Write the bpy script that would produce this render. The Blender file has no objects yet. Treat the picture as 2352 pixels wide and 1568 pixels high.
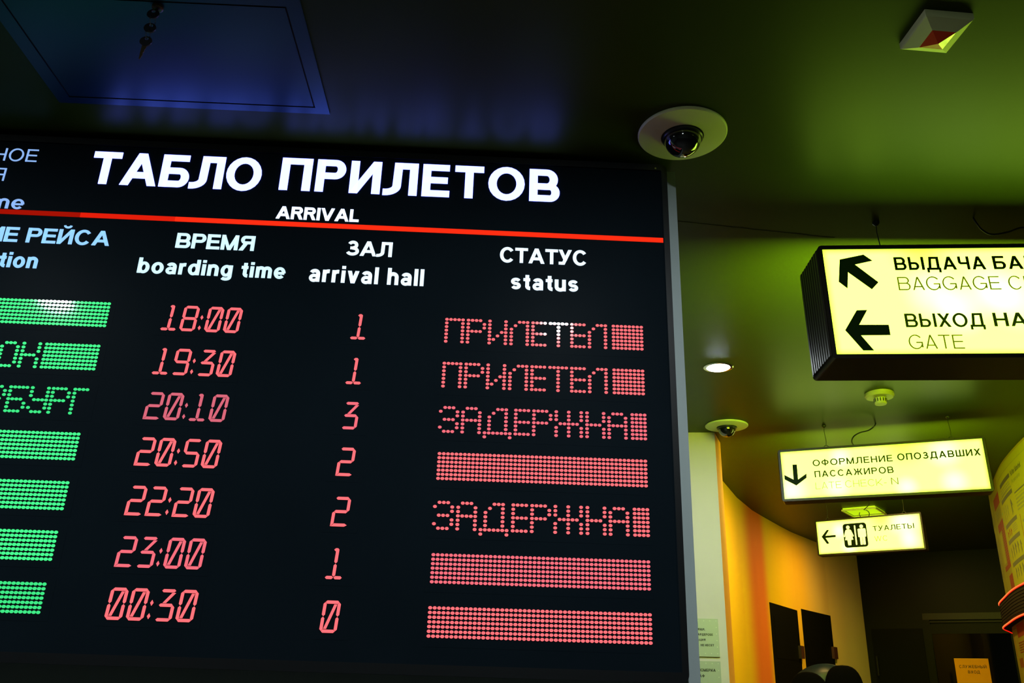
import bpy, math, random
from mathutils import Matrix, Vector
random.seed(7)
SC = bpy.context.scene
COL = SC.collection
EYE = 1.45            # height of the lens above the floor; heights below are written from the lens
CZ = 1.35             # ceiling above the lens
pi = math.pi

# ------------------------------------------------------------------ camera
cd = bpy.data.cameras.new('camera'); cam = bpy.data.objects.new('camera', cd); COL.objects.link(cam)
cd.sensor_width = 36; cd.lens = 36 * 1978.0 / 2352.0; cd.clip_start = .02; cd.clip_end = 100
cam.matrix_world = Matrix.Translation((0, 0, EYE)) @ Matrix.Rotation(math.radians(90 + 21.68), 4, 'X') @ Matrix.Rotation(math.radians(1.735), 4, 'Z')
SC.camera = cam
SC.view_settings.view_transform = 'Standard'; SC.view_settings.look = 'None'
SC.view_settings.exposure = 0; SC.view_settings.gamma = 1; SC.view_settings.use_curve_mapping = False
w = bpy.data.worlds.new('world'); SC.world = w; w.use_nodes = True
w.node_tree.nodes['Background'].inputs[0].default_value = (0.010, 0.014, 0.012, 1)
w.node_tree.nodes['Background'].inputs[1].default_value = .12
try:
    SC.cycles.use_denoising = True
    SC.cycles.max_bounces = 8
except Exception:
    pass

# ------------------------------------------------------------------ materials
def mat(name, color, rough=.6, metal=0., emit=None, estr=1., var=.06, scale=30., coat=0., bump=0., spec=.5, tint=None):
    m = bpy.data.materials.new(name); m.use_nodes = True
    nt = m.node_tree; b = nt.nodes['Principled BSDF']
    b.inputs['Roughness'].default_value = rough; b.inputs['Metallic'].default_value = metal
    b.inputs['Specular IOR Level'].default_value = spec
    if tint: b.inputs['Specular Tint'].default_value = tuple(tint) + (1,)
    b.inputs['Coat Weight'].default_value = coat; b.inputs['Coat Roughness'].default_value = .08
    tc = nt.nodes.new('ShaderNodeTexCoord'); nz = nt.nodes.new('ShaderNodeTexNoise')
    nz.inputs['Scale'].default_value = scale; nz.inputs['Detail'].default_value = 4
    nt.links.new(tc.outputs['Object'], nz.inputs['Vector'])
    mx = nt.nodes.new('ShaderNodeMix'); mx.data_type = 'RGBA'
    mx.inputs[6].default_value = tuple(c * (1 - var) for c in color) + (1,)
    mx.inputs[7].default_value = tuple(min(1, c * (1 + var)) for c in color) + (1,)
    nt.links.new(nz.outputs['Fac'], mx.inputs[0]); nt.links.new(mx.outputs[2], b.inputs['Base Color'])
    if emit:
        b.inputs['Emission Color'].default_value = tuple(emit) + (1,); b.inputs['Emission Strength'].default_value = estr
    if bump:
        bp = nt.nodes.new('ShaderNodeBump'); bp.inputs['Strength'].default_value = bump; bp.inputs['Distance'].default_value = .002
        nt.links.new(nz.outputs['Fac'], bp.inputs['Height']); nt.links.new(bp.outputs[0], b.inputs['Normal'])
    return m

def panel_mat(name, W, H, spots, core=(3.7, 5.4, .50), edge=(.8, 1.9, .03), hot=(.5, .5, .50), ew=.022, greens=()):
    """Backlit acrylic: brightest over the lamps behind it, fading to the rim (object coords, x right, z down from 0)."""
    m = bpy.data.materials.new(name); m.use_nodes = True; nt = m.node_tree; b = nt.nodes['Principled BSDF']
    b.inputs['Base Color'].default_value = (.12, .13, .04, 1); b.inputs['Roughness'].default_value = .3; b.inputs['Specular IOR Level'].default_value = .1
    N = nt.nodes.new; L = nt.links.new
    tc = N('ShaderNodeTexCoord'); sx = N('ShaderNodeSeparateXYZ'); L(tc.outputs['Object'], sx.inputs[0])
    def mr(src, a, bb, c=0., d=1.):
        n = N('ShaderNodeMapRange'); n.interpolation_type = 'SMOOTHSTEP'
        for i, v in enumerate((a, bb, c, d)): n.inputs[i + 1].default_value = v
        L(src, n.inputs[0]); return n.outputs[0]
    def mul(a, c):
        n = N('ShaderNodeMath'); n.operation = 'MULTIPLY'; L(a, n.inputs[0]); L(c, n.inputs[1]); return n.outputs[0]
    f = mul(mul(mr(sx.outputs[0], -.01, ew), mr(sx.outputs[0], W + .01, W - ew)), mul(mr(sx.outputs[2], .01, -ew), mr(sx.outputs[2], -H - .01, -H + ew)))
    for (gx, gz, gr) in greens:
        vm = N('ShaderNodeVectorMath'); vm.operation = 'DISTANCE'; vm.inputs[1].default_value = (gx, 0, -gz); L(tc.outputs['Object'], vm.inputs[0])
        f = mul(f, mr(vm.outputs['Value'], 0, gr, .35, 1))
    mx = N('ShaderNodeMix'); mx.data_type = 'RGBA'; mx.inputs[6].default_value = edge + (1,); mx.inputs[7].default_value = core + (1,)
    L(f, mx.inputs[0]); cur = mx.outputs[2]
    for (sxx, sz, r) in spots:
        vm = N('ShaderNodeVectorMath'); vm.operation = 'DISTANCE'; vm.inputs[1].default_value = (sxx, 0, -sz); L(tc.outputs['Object'], vm.inputs[0])
        g = mr(vm.outputs['Value'], r * 1.5, 0)
        ad = N('ShaderNodeMix'); ad.data_type = 'RGBA'; ad.blend_type = 'ADD'; ad.inputs[7].default_value = hot + (1,)
        L(g, ad.inputs[0]); L(cur, ad.inputs[6]); cur = ad.outputs[2]
    L(cur, b.inputs['Emission Color']); b.inputs['Emission Strength'].default_value = 1
    return m

M = {}
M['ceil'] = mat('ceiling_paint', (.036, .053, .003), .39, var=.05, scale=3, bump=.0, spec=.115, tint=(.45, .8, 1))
M['ceil_dark'] = mat('ceiling_crack', (.06, .06, .012), .9)
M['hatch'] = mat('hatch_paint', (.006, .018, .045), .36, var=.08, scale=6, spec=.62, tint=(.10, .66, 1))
M['gap'] = mat('hatch_gap', (.008, .01, .014), .9)
M['floor'] = mat('floor_tiles', (.035, .035, .033), .6, scale=5)
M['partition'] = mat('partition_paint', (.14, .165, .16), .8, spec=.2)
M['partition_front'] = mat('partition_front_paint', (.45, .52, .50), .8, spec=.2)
M['trim'] = mat('grey_aluminium_edge', (.42, .49, .48), .55, var=.03)
M['face'] = mat('board_black_glass', (.0065, .0115, .016), .38, var=.3, scale=2.2, spec=.010)
M['frame'] = mat('board_black_frame', (.006, .007, .008), .35)
M['white_paint'] = mat('white_wall_paint', (.50, .43, .48), .7, var=.03, scale=8)
M['dark_wall'] = mat('dark_door_panelling', (.006, .007, .003), .4, var=.2, scale=4, spec=.08)
M['glass'] = mat('dark_door_glass', (.001, .0015, .003), .04, spec=.10)
M['door'] = mat('black_door', (.003, .003, .002), .5, var=.3, spec=.06)
M['lock'] = mat('dark_red_lock', (.05, .012, .008), .5)
M['rail'] = mat('brushed_rail', (.015, .016, .012), .35, metal=.3, spec=.2)
M['housing'] = mat('black_bronze_profile', (.014, .009, .006), .45, var=.2, scale=40, spec=.3)
M['housing_end'] = mat('ribbed_bronze_end', (.045, .035, .030), .30, metal=.4, var=.15, scale=50)
M['wire'] = mat('dark_wire', (.02, .025, .01), .5)
M['vinyl'] = mat('black_green_vinyl', (.003, .008, .002), .6, spec=.05, emit=(.0012, .0045, .0002))
M['vinyl_mid'] = mat('olive_vinyl', (.004, .01, .002), .6, spec=.05, emit=(.012, .030, .0006))
M['vinyl_thin'] = mat('thin_vinyl_bloom', (.01, .02, .004), .5, emit=(.075, .115, .0015))  # panel glow spilling over thin strokes, put into the letter emission
M['vinyl_pale'] = mat('pale_vinyl_bloom', (.2, .3, .04), .5, emit=(.20, .38, .03))  # stronger panel glow painted into very thin letters
M['vinyl_faint'] = mat('faint_vinyl_bloom', (.3, .4, .06), .5, emit=(.52, .70, .12))  # strongest step of the same glow, painted into the letters
M['pictowhite'] = mat('backlit_figure', (.6, .65, .3), .4, emit=(1.2, 1.6, .42))
M['white_plastic'] = mat('white_plastic', (.72, .78, .34), .45, var=.03, spec=.3)
M['cream_plastic'] = mat('cream_plastic', (.34, .35, .13), .5, var=.03, spec=.3)
M['dome'] = mat('smoked_dome', (.006, .006, .006), .06, spec=1., coat=1.)
M['dome_ring'] = mat('black_dome_ring', (.012, .014, .012), .3)
M['lamp'] = mat('cool_led_lens', (.9, .9, .9), .3, emit=(.86, .97, 1.0), estr=820)
M['chrome'] = mat('chrome', (.7, .7, .7), .12, metal=1)
M['red_glass'] = mat('red_beacon_glass', (.42, .03, .005), .16, coat=.6, spec=.8, emit=(.04, .002, 0), estr=.6)
M['square_panel'] = mat('square_lamp_lens', (.5, .6, .1), .4, emit=(.42, .72, .004))
M['key_metal'] = mat('dull_key_metal', (.10, .07, .04), .35, metal=.8)
M['key_black'] = mat('black_key_head', (.010, .010, .014), .35)
M['paper'] = mat('collage_paper', (.20, .21, .004), .75, spec=.08, var=.05, scale=14)
M['paper2'] = mat('aged_collage_paper', (.165, .155, .004), .75, spec=.08, var=.12, scale=10)
M['paper3'] = mat('lower_collage_paper', (.17, .145, .006), .75, spec=.08, var=.15, scale=12)
M['ink'] = mat('dark_grey_ink', (.03, .036, .003), .7)
M['ink_soft'] = mat('faded_grey_ink', (.10, .11, .004), .7)
M['ink_green'] = mat('green_ink', (.04, .20, .06), .7)
M['redink'] = mat('red_ink', (.15, .022, .002), .7, spec=.08, var=.1)
M['bluedoor'] = mat('grey_signplate', (.30, .31, .34), .45, metal=.2, var=.1, scale=4)
M['stud'] = mat('plate_stud', (.45, .46, .46), .5)
M['plate_text'] = mat('plate_black_ink', (.02, .02, .02), .7)
M['notice'] = mat('yellow_notice_paper', (.95, .42, .006), .7, spec=.08, var=.08, scale=9)
M['led_red'] = mat('red_led', (.02, .002, .001), .4, emit=(1.3, .26, .055), estr=1, spec=.05)
M['led_red_dim'] = mat('red_led_sleeve', (.02, .001, .001), .4, emit=(1.0, .010, .004), estr=.9, spec=.05)
M['ring'] = mat('dark_ticker_band', (.004, .0025, .001), .6, spec=.06, var=.3, scale=60)
M['shell'] = mat('silver_shell', (.003, .010, .030), .42, metal=.0, spec=.3, var=.1, scale=60)
M['pad'] = mat('black_padding', (.0012, .0012, .002), .9, spec=.02)
M['added_warm'] = mat('warm_lamp_lens', (.9, .8, .6), .3, emit=(1.0, .66, .16), estr=880)  # for two added lights behind the signs, brightening the curved wall
# emissive lettering and light dots of the board
def em(name, c, base=.4):
    M[name] = mat(name, tuple(min(1, x * base) for x in c), .07, emit=c, var=.0, spec=.30)
em('header_white', (.93, 1.08, 5.2), .1)
em('sub_white', (1.05, 1.2, 1.6), .3)
em('heading_white', (.84, 1.0, 1.15))
em('heading_mid', (.66, .95, 1.1))
em('heading_blue', (.30, .62, 1.05))  # dimmer copy: angle falloff of the left headings put into the emission
em('thin_blue', (.26, .45, .86))
em('stripe_bright', (.93, .025, .006))
em('stripe_mid', (.72, .012, .003))
em('stripe_dark', (.34, .005, .001))
em('coral', (1.0, .155, .175)); em('coral_soft', (.82, .14, .18)); em('coral_dim', (.62, .12, .17))
em('coral_white', (1.0, .42, .55)); em('spot_white', (1.0, .85, .98))
em('green', (.06, 1.0, .26)); em('green_soft', (.045, .72, .21))

# curved wall color: yellow-orange with one soft-edged orange stripe, paler at the far end
def curved_color():
    m = bpy.data.materials.new('orange_wall_color'); m.use_nodes = True; nt = m.node_tree; b = nt.nodes['Principled BSDF']
    N = nt.nodes.new; L = nt.links.new
    b.inputs['Roughness'].default_value = .65; b.inputs['Specular IOR Level'].default_value = .08
    tc = N('ShaderNodeTexCoord'); sx = N('ShaderNodeSeparateXYZ'); L(tc.outputs['Object'], sx.inputs[0])
    # distance along the wall is read from y (the wall runs away monotonically in y)
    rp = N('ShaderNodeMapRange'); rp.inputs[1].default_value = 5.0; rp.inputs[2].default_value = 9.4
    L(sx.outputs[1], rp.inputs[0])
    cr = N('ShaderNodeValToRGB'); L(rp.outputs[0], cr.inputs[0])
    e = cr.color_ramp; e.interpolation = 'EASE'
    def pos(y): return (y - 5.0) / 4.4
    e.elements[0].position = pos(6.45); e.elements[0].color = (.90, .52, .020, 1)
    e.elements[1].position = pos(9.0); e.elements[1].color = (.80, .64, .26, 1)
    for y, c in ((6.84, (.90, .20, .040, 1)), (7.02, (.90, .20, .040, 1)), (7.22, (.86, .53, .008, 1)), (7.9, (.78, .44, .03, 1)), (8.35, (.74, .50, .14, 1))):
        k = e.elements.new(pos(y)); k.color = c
    nz = N('ShaderNodeTexNoise'); nz.inputs['Scale'].default_value = 2; L(tc.outputs['Object'], nz.inputs['Vector'])
    mx = N('ShaderNodeMix'); mx.data_type = 'RGBA'; mx.blend_type = 'MULTIPLY'; mx.inputs[0].default_value = .1
    L(cr.outputs[0], mx.inputs[6]); L(nz.outputs['Color'], mx.inputs[7]); L(mx.outputs[2], b.inputs['Base Color'])
    return m
M['curved'] = curved_color()
M['reveal'] = mat('pink_orange_reveal', (.88, .36, .10), .6, spec=.1)

# ------------------------------------------------------------------ mesh helpers
class MB:
    def __init__(s): s.v = []; s.f = []; s.mi = []; s.cur = 0
    def add(s, vs, fs):
        o = len(s.v); s.v += [tuple(p) for p in vs]
        for f in fs: s.f.append([i + o for i in f]); s.mi.append(s.cur)
        return s
    def box(s, x0, x1, y0, y1, z0, z1):
        return s.add([(x0, y0, z0), (x1, y0, z0), (x1, y1, z0), (x0, y1, z0), (x0, y0, z1), (x1, y0, z1), (x1, y1, z1), (x0, y1, z1)],
                     [(0, 3, 2, 1), (4, 5, 6, 7), (0, 1, 5, 4), (1, 2, 6, 5), (2, 3, 7, 6), (3, 0, 4, 7)])
    def prism(s, poly, y0, y1):
        """poly in x,z ; extruded from y0 (front) to y1 (back)"""
        n = len(poly)
        vs = [(x, y0, z) for x, z in poly] + [(x, y1, z) for x, z in poly]
        fs = [tuple(range(n)), tuple(range(2 * n - 1, n - 1, -1))] + [(i, i + n, (i + 1) % n + n, (i + 1) % n) for i in range(n)]
        return s.add(vs, fs)
    def zprism(s, poly, z0, z1):
        n = len(poly)
        vs = [(x, y, z0) for x, y in poly] + [(x, y, z1) for x, y in poly]
        fs = [tuple(range(n - 1, -1, -1)), tuple(range(n, 2 * n))] + [(i, (i + 1) % n, (i + 1) % n + n, i + n) for i in range(n)]
        return s.add(vs, fs)
    def lathe(s, prof, n=40, c=(0, 0, 0)):
        """prof: (r, z) list revolved about z"""
        vs = []; fs = []
        for r, z in prof:
            for k in range(n): a = 2 * pi * k / n; vs.append((c[0] + r * math.cos(a), c[1] + r * math.sin(a), c[2] + z))
        for i in range(len(prof) - 1):
            for k in range(n): fs.append((i * n + k, i * n + (k + 1) % n, (i + 1) * n + (k + 1) % n, (i + 1) * n + k))
        if prof[0][0] > 1e-6: fs.append(tuple(range(n - 1, -1, -1)))
        if prof[-1][0] > 1e-6: fs.append(tuple(range((len(prof) - 1) * n, len(prof) * n)))
        return s.add(vs, fs)
    def tube(s, pts, r, n=8, curve=False):
        pts = [Vector(p) for p in pts]; vs = []; fs = []
        if curve and len(pts) > 3:
            q = []
            for i in range(len(pts) - 1):
                p0, p1, p2, p3 = pts[max(i - 1, 0)], pts[i], pts[i + 1], pts[min(i + 2, len(pts) - 1)]
                for k in range(5):
                    t = k / 5; q.append(.5 * ((2 * p1) + (p2 - p0) * t + (2 * p0 - 5 * p1 + 4 * p2 - p3) * t * t + (3 * p1 - p0 - 3 * p2 + p3) * t ** 3))
            pts = q + [pts[-1]]
        up = None
        for i, p in enumerate(pts):
            t = (pts[min(i + 1, len(pts) - 1)] - pts[max(i - 1, 0)]).normalized()
            a = t.cross(Vector((.31, .2, .93))).normalized() if up is None else (up - t * up.dot(t)).normalized()
            up = a; b = t.cross(a)
            for k in range(n):
                q = 2 * pi * k / n; vs.append(p + a * math.cos(q) * r + b * math.sin(q) * r)
        for i in range(len(pts) - 1):
            for k in range(n): fs.append((i * n + k, i * n + (k + 1) % n, (i + 1) * n + (k + 1) % n, (i + 1) * n + k))
        fs.append(tuple(range(n - 1, -1, -1))); fs.append(tuple(range((len(pts) - 1) * n, len(pts) * n)))
        return s.add(vs, fs)
    def build(s, name, m, parent=None, smooth=False, loc=None):
        me = bpy.data.meshes.new(name); me.from_pydata(s.v, [], s.f)
        ms = m if isinstance(m, (list, tuple)) else [m]
        for x in ms: me.materials.append(M[x] if isinstance(x, str) else x)
        me.update()
        for i, p in enumerate(me.polygons):
            p.material_index = s.mi[i]; p.use_smooth = smooth
        import bmesh
        bm = bmesh.new(); bm.from_mesh(me); bmesh.ops.recalc_face_normals(bm, faces=bm.faces); bm.to_mesh(me); bm.free()
        o = bpy.data.objects.new(name, me); COL.objects.link(o)
        if parent: o.parent = parent
        if loc: o.location = loc
        return o

def smooth_angle(o, deg=35):
    me = o.data
    for p in me.polygons: p.use_smooth = True
    try: me.set_sharp_from_angle(angle=math.radians(deg))
    except Exception: pass
    return o
def tag(o, label=None, cat=None, group=None, kind=None):
    if label: o['label'] = label
    if cat: o['category'] = cat
    if group: o['group'] = group
    if kind: o['kind'] = kind
    return o
def empty(name, loc=(0, 0, 0), rot=None, mw=None):
    o = bpy.data.objects.new(name, None); COL.objects.link(o); o.location = loc
    if rot: o.rotation_euler = rot
    if mw is not None: o.matrix_world = mw
    o.empty_display_size = .05
    return o
def struct(o, label, kind='structure'):
    o['kind'] = kind; o['label'] = label; return o
def copy_tree(o, parent=None):
    c = o.copy(); COL.objects.link(c)
    if parent: c.parent = parent
    for ch in [x for x in COL.objects if x.parent == o]: copy_tree(ch, c)
    return c

# ------------------------------------------------------------------ lettering drawn from strokes (cap height 1)
def arc(cx, cy, rx, ry, a0, a1, n=12):
    return [(cx + rx * math.cos(math.radians(a0 + (a1 - a0) * i / n)), cy + ry * math.sin(math.radians(a0 + (a1 - a0) * i / n))) for i in range(n + 1)]
def ringp(cx, cy, rx, ry, tx, ty, a0=0, a1=360, n=24):
    o = arc(cx, cy, rx, ry, a0, a1, n); i = arc(cx, cy, rx - tx, ry - ty, a0, a1, n)
    return [[o[k], o[k + 1], i[k + 1], i[k]] for k in range(n)]
def path(pts, t):
    q = [pts[0]]
    for p in pts[1:]:
        if math.hypot(p[0] - q[-1][0], p[1] - q[-1][1]) > 1e-4: q.append(p)
    L = []; R = []
    for i, p in enumerate(q):
        a = q[max(i - 1, 0)]; b = q[min(i + 1, len(q) - 1)]
        def nrm(u, v):
            d = math.hypot(v[0] - u[0], v[1] - u[1]); return (-(v[1] - u[1]) / d, (v[0] - u[0]) / d)
        if i == 0: n = nrm(p, b); k = 1
        elif i == len(q) - 1: n = nrm(a, p); k = 1
        else:
            n1 = nrm(a, p); n2 = nrm(p, b); n = (n1[0] + n2[0], n1[1] + n2[1]); d = math.hypot(*n) or 1; n = (n[0] / d, n[1] / d)
            k = 1 / max(.5, n[0] * n1[0] + n[1] * n1[1])
        L.append((p[0] + n[0] * t / 2 * k, p[1] + n[1] * t / 2 * k)); R.append((p[0] - n[0] * t / 2 * k, p[1] - n[1] * t / 2 * k))
    return [[L[i], L[i + 1], R[i + 1], R[i]] for i in range(len(q) - 1)]

def glyph(ch, s):
    h = s * .86; xh = .725; P = []
    def V(x, y0=0., y1=1., t=None): P.append([(x, y0), (x + (t or s), y0), (x + (t or s), y1), (x, y1)])
    def H(y, x0, x1, t=None): P.append([(x0, y), (x1, y), (x1, y + (t or h)), (x0, y + (t or h))])
    def D(xb, yb, xt, yt, d=None):
        d = d or s; P.append([(xb, yb), (xb + d, yb), (xt + d, yt), (xt, yt)])
    def bowl(x0, y0, y1, x1):
        ry = (y1 - y0) / 2; rx = min(ry * .95, x1 - x0); xc = x1 - rx
        H(y0, x0, xc); H(y1 - h, x0, xc); P.extend(ringp(xc, (y0 + y1) / 2, rx, ry, s, h, -90, 90, 14))
    d = s * 1.06
    if ch in 'АA':
        W = .66 + s * 1.5; D(0, 0, W / 2 - d / 2, 1, d); D(W - d, 0, W / 2 - d / 2, 1, d)
        k = .30 * (W / 2 - d / 2); H(.22, k + d * .5, W - k - d * .5); return W, P
    if ch == 'Б': W = .80; V(0); H(1 - h, 0, W * .92); bowl(s * .5, 0, .60, W); return W, P
    if ch in 'ВB': W = .82; V(0); bowl(s * .5, 0, .56, W); bowl(s * .5, .56 - h, 1, W * .94); return W, P
    if ch == 'Г': W = .62; V(0); H(1 - h, 0, W); return W, P
    if ch == 'Д':
        W = .96; D(.10, 0, .22, 1); H(1 - h, .22, W - .08); V(W - .08 - s, 0, 1); H(0, 0, W); V(0, -.2, h, s * .82); V(W - s * .82, -.2, h, s * .82); return W, P
    if ch in 'ЕE': W = .74; V(0); H(0, 0, W); H(1 - h, 0, W * .97); H(.5 - h / 2 + .01, 0, W * .92); return W, P
    if ch in 'Ж':
        W = 1.22; V(W / 2 - s / 2)
        for m_ in (0, 1):
            q = len(P); D(0, 0, .30, .55, s * 1.15); D(.30, .45, .03, 1, s * 1.1); H(.5 - h / 2, .38, W / 2)
            if m_: P[q:] = [[(W - x, y) for x, y in p] for p in P[q:]]
        return W, P
    if ch == 'З':
        W = .74; ct = (1 - h / 2 + .5) / 2; r = (1 - h / 2 - .5) / 2; cb = (.5 + h / 2) / 2; rb = (.5 - h / 2) / 2
        P.extend(path(arc(W * .47, ct + .01, W * .43 - s / 2, r - .01, 158, -90, 18), s * .92)); P.extend(path(arc(W * .47, cb, W * .53 - s / 2, rb, 90, -160, 18), s * .92)); H(.5 - h / 2 + .01, W * .28, W * .5); return W, P
    if ch in 'ИЙ':
        W = .82; V(0); V(W - s); D(0, 0, W - s, 1, s)
        if ch == 'Й': P.extend(path(arc(W / 2, 1.27, .17, .13, 180, 360, 10), s * .62))
        return W, P
    if ch in 'КK':
        W = .84; V(0); D(W - s * 1.25, 0, s * .9, .60, s * 1.25) if 0 else None
        D(s * .7, .28, W - s * 1.3, 1, s * 1.3); D(W - s * 1.28, 0, s * 1.15, .58, s * 1.25); return W, P
    if ch == 'Л':
        W = .86; V(W - s); H(1 - h, .22, W); D(.20, .28, .22, 1, s)
        P.extend(ringp(.0, .28, .20 + s, .30, s, h, -90, 0, 8)); H(-.02, -.05, .005); return W, P
    if ch in 'МM':
        W = .96; V(0); V(W - s); D(W / 2 - s * .45, 0, 0, 1, s * .95); D(W / 2 - s * .45, 0, W - s * .95, 1, s * .95); return W, P
    if ch in 'НH': W = .80; V(0); V(W - s); H(.5 - h / 2, 0, W); return W, P
    if ch == 'N': W = .82; V(0); V(W - s); D(W - s, 0, 0, 1, s); return W, P
    if ch in 'ОO': W = .98; P.extend(ringp(W / 2, .5, W / 2, .525, s, h)); return W, P
    if ch == 'П': W = .82; V(0); V(W - s); H(1 - h, 0, W); return W, P
    if ch in 'РP': W = .78; V(0); bowl(s * .5, .40, 1, W); return W, P
    if ch == 'R': W = .86; V(0); bowl(s * .5, .44, 1, W * .93); D(W - s * 1.15, 0, W * .42, .5, s * 1.15); return W, P
    if ch in 'СC': W = .90; P.extend(ringp(W / 2 + .02, .5, W / 2, .525, s, h, 38, 322)); return W, P
    if ch == 'G': W = .96; P.extend(ringp(W / 2, .5, W / 2, .525, s, h, 38, 335)); H(.5 - h, W * .53, W - .02); V(W - .02 - s, .10, .5); return W, P
    if ch == 'S':
        W = .78; ct = (1 - h / 2 + .5) / 2; r = (1 - h / 2 - .5) / 2
        P.extend(path(arc(W / 2, ct, W / 2 - s / 2, r, 22, 270, 18) + arc(W / 2, .5 - r, W / 2 - s / 2, r, 90, -158, 18), s * .92)); return W, P
    if ch in 'ТT': W = .78; V(W / 2 - s / 2); H(1 - h, 0, W); return W, P
    if ch in 'У':
        W = .80; D(.14, 0, W - d, 1, d); D(W * .45 - d * .3, .30, 0, 1, d); H(0, .0, .24); return W, P
    if ch == 'Ф': W = .96; V(W / 2 - s / 2, -.02, 1.02); P.extend(ringp(W / 2, .52, W / 2, .37, s, h)); return W, P
    if ch in 'ХX': W = .82; D(0, 0, W - d * 1.1, 1, d * 1.1); D(W - d * 1.1, 0, 0, 1, d * 1.1); return W, P
    if ch == 'Ц': W = .92; V(0); V(W - .1 - s); H(0, 0, W); V(W - s * .8, -.2, h, s * .8); return W, P
    if ch == 'Ч': W = .76; V(W - s); V(0, .55, 1); H(.40, .12, W); P.extend(ringp(.22, .40 + .22, .22, .22, s, h, 180, 270, 8)); return W, P
    if ch == 'Ш': W = 1.10; V(0); V(W - s); V(W / 2 - s / 2); H(0, 0, W); return W, P
    if ch == 'Щ': W = 1.20; V(0); V(W - .1 - s); V((W - .1) / 2 - s / 2); H(0, 0, W); V(W - s * .8, -.2, h, s * .8); return W, P
    if ch == 'Ь': W = .76; V(0); bowl(s * .5, 0, .60, W); return W, P
    if ch == 'Ы': W = 1.08; V(0); bowl(s * .5, 0, .60, .72); V(W - s); return W, P
    if ch == 'Я':
        W = .84; q, PP = glyph('R', s); return q, [[(q - x, y) for x, y in p] for p in PP]
    if ch in 'I': return s, [[(0, 0), (s, 0), (s, 1), (0, 1)]]
    if ch == 'L': W = .66; V(0); H(0, 0, W); return W, P
    if ch == 'F': W = .66; V(0); H(1 - h, 0, W); H(.5 - h / 2, 0, W * .9); return W, P
    if ch == 'V': W = .66 + s * 1.3; D(W / 2 - d / 2, 0, 0, 1, d); D(W / 2 - d / 2, 0, W - d, 1, d); return W, P
    if ch == 'W':
        W = 1.30; d = s; D(W * .27 - d / 2, 0, 0, 1, d); D(W * .27 - d / 2, 0, W / 2 - d / 2, 1, d); D(W * .73 - d / 2, 0, W / 2 - d / 2, 1, d); D(W * .73 - d / 2, 0, W - d, 1, d); return W, P
    if ch == '-': return .34, [[(0, .30), (.34, .30), (.34, .30 + h), (0, .30 + h)]]
    if ch == ',': return s, [[(0, 0), (s, 0), (s, s), (0, s)], [(s * .4, 0), (s, 0), (s * .7, -.2), (s * .3, -.2)]]
    # lower case
    Wl = .62; ex = .5 * Wl
    if ch == 'o': P.extend(ringp(.34, xh / 2, .34, xh / 2 + .02, s, h)); return .68, P
    if ch == 'b': V(0); P.extend(ringp(.34, xh / 2, .32, xh / 2 + .02, s, h)); return .66, P
    if ch == 'd': V(.66 - s); P.extend(ringp(.32, xh / 2, .32, xh / 2 + .02, s, h)); return .66, P
    if ch == 'g':
        V(.66 - s, -.05, xh); P.extend(ringp(.32, xh / 2, .32, xh / 2 + .02, s, h)); P.extend(path(arc(.33, -.05, .33 - s / 2, .22 - h / 2, 0, -150, 10), s * .9)); return .66, P
    if ch in 'aäa':
        V(.60 - s, 0, xh * .62); P.extend(path(arc(.31, xh - .22, .29 - s / 2, .235 - h / 2, 165, 0, 12), s * .95)); V(.60 - s, xh * .4, xh - .22)
        P.extend(path([(.60 - s * .7, .415 - h * .35)] + arc(.28, .22, .28 - s / 2, .24 - h / 2, 90, 280, 12) + [(.60 - s * .6, .13)], s * .85)); return .62, P
    if ch == 'e': P.extend(ringp(.33, xh / 2, .33, xh / 2 + .02, s, h, 0, 318)); H(xh / 2 - h * .55, s * .5, .66 - s * .3, h * .9); return .66, P
    if ch in 'nh':
        V(0, 0, xh if ch == 'n' else 1); P.extend(path(arc(.31, xh - .27, .31 - s / 2, .285 - h / 2, 165, 0, 12) + [(.62 - s / 2, 0)], s)); return .62, P
    if ch == 'm':
        V(0, 0, xh)
        for x in (.28, .28 + .56 - s): P.extend(path(arc(x, xh - .25, .28 - s / 2, .265 - h / 2, 165, 0, 12) + [(x + .28 - s / 2, 0)], s))
        return .28 + .56 - s + .28, P
    if ch in 'uü':
        V(.62 - s, 0, xh); P.extend(path([(s / 2, xh)] + arc(.31, .27, .31 - s / 2, .285 - h / 2, 180, 345, 12), s))
        if ch == 'ü': V(.10, .84, .84 + s * .8); V(.40, .84, .84 + s * .8)
        return .62, P
    if ch == 'r': V(0, 0, xh); P.extend(path(arc(.34, xh - .24, .34 - s / 2, .255 - h / 2, 170, 82, 8), s)); return .40, P
    if ch == 'i': V(0, 0, xh); V(0, 1 - s * .8, 1); return s, P
    if ch == 'l': V(0); return s, P
    if ch == 't': V(.11, .18, .93); H(xh - h, 0, .38); P.extend(path(arc(.11 + .26, .22, .26 - s / 2, .22 - h / 2, 180, 275, 8), s)); return .38, P
    if ch == 'f': V(.11, 0, .8); H(xh - h, 0, .38); P.extend(path(arc(.37, .78, .26 - s / 2, .22 - h / 2, 180, 90, 8), s)); return .38, P
    if ch == 's':
        W = .58; r = (xh - h) / 4; P.extend(path(arc(W / 2, xh / 2 + r, W / 2 - s / 2, r, 22, 270, 12) + arc(W / 2, xh / 2 - r, W / 2 - s / 2, r, 90, -158, 12), s * .85)); return W, P
    if ch == 'c': P.extend(ringp(.33, xh / 2, .33, xh / 2 + .02, s, h, 40, 320)); return .58, P
    if ch == 'v': W = .64; D(W / 2 - d / 2, 0, 0, xh, d); D(W / 2 - d / 2, 0, W - d, xh, d); return W, P
    if ch == 'y': W = .64; D(W / 2 - d / 2 - .12, -.22, W - d, xh, d); D(W / 2 - d / 2, 0, 0, xh, d); return W, P
    return .4, P

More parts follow.
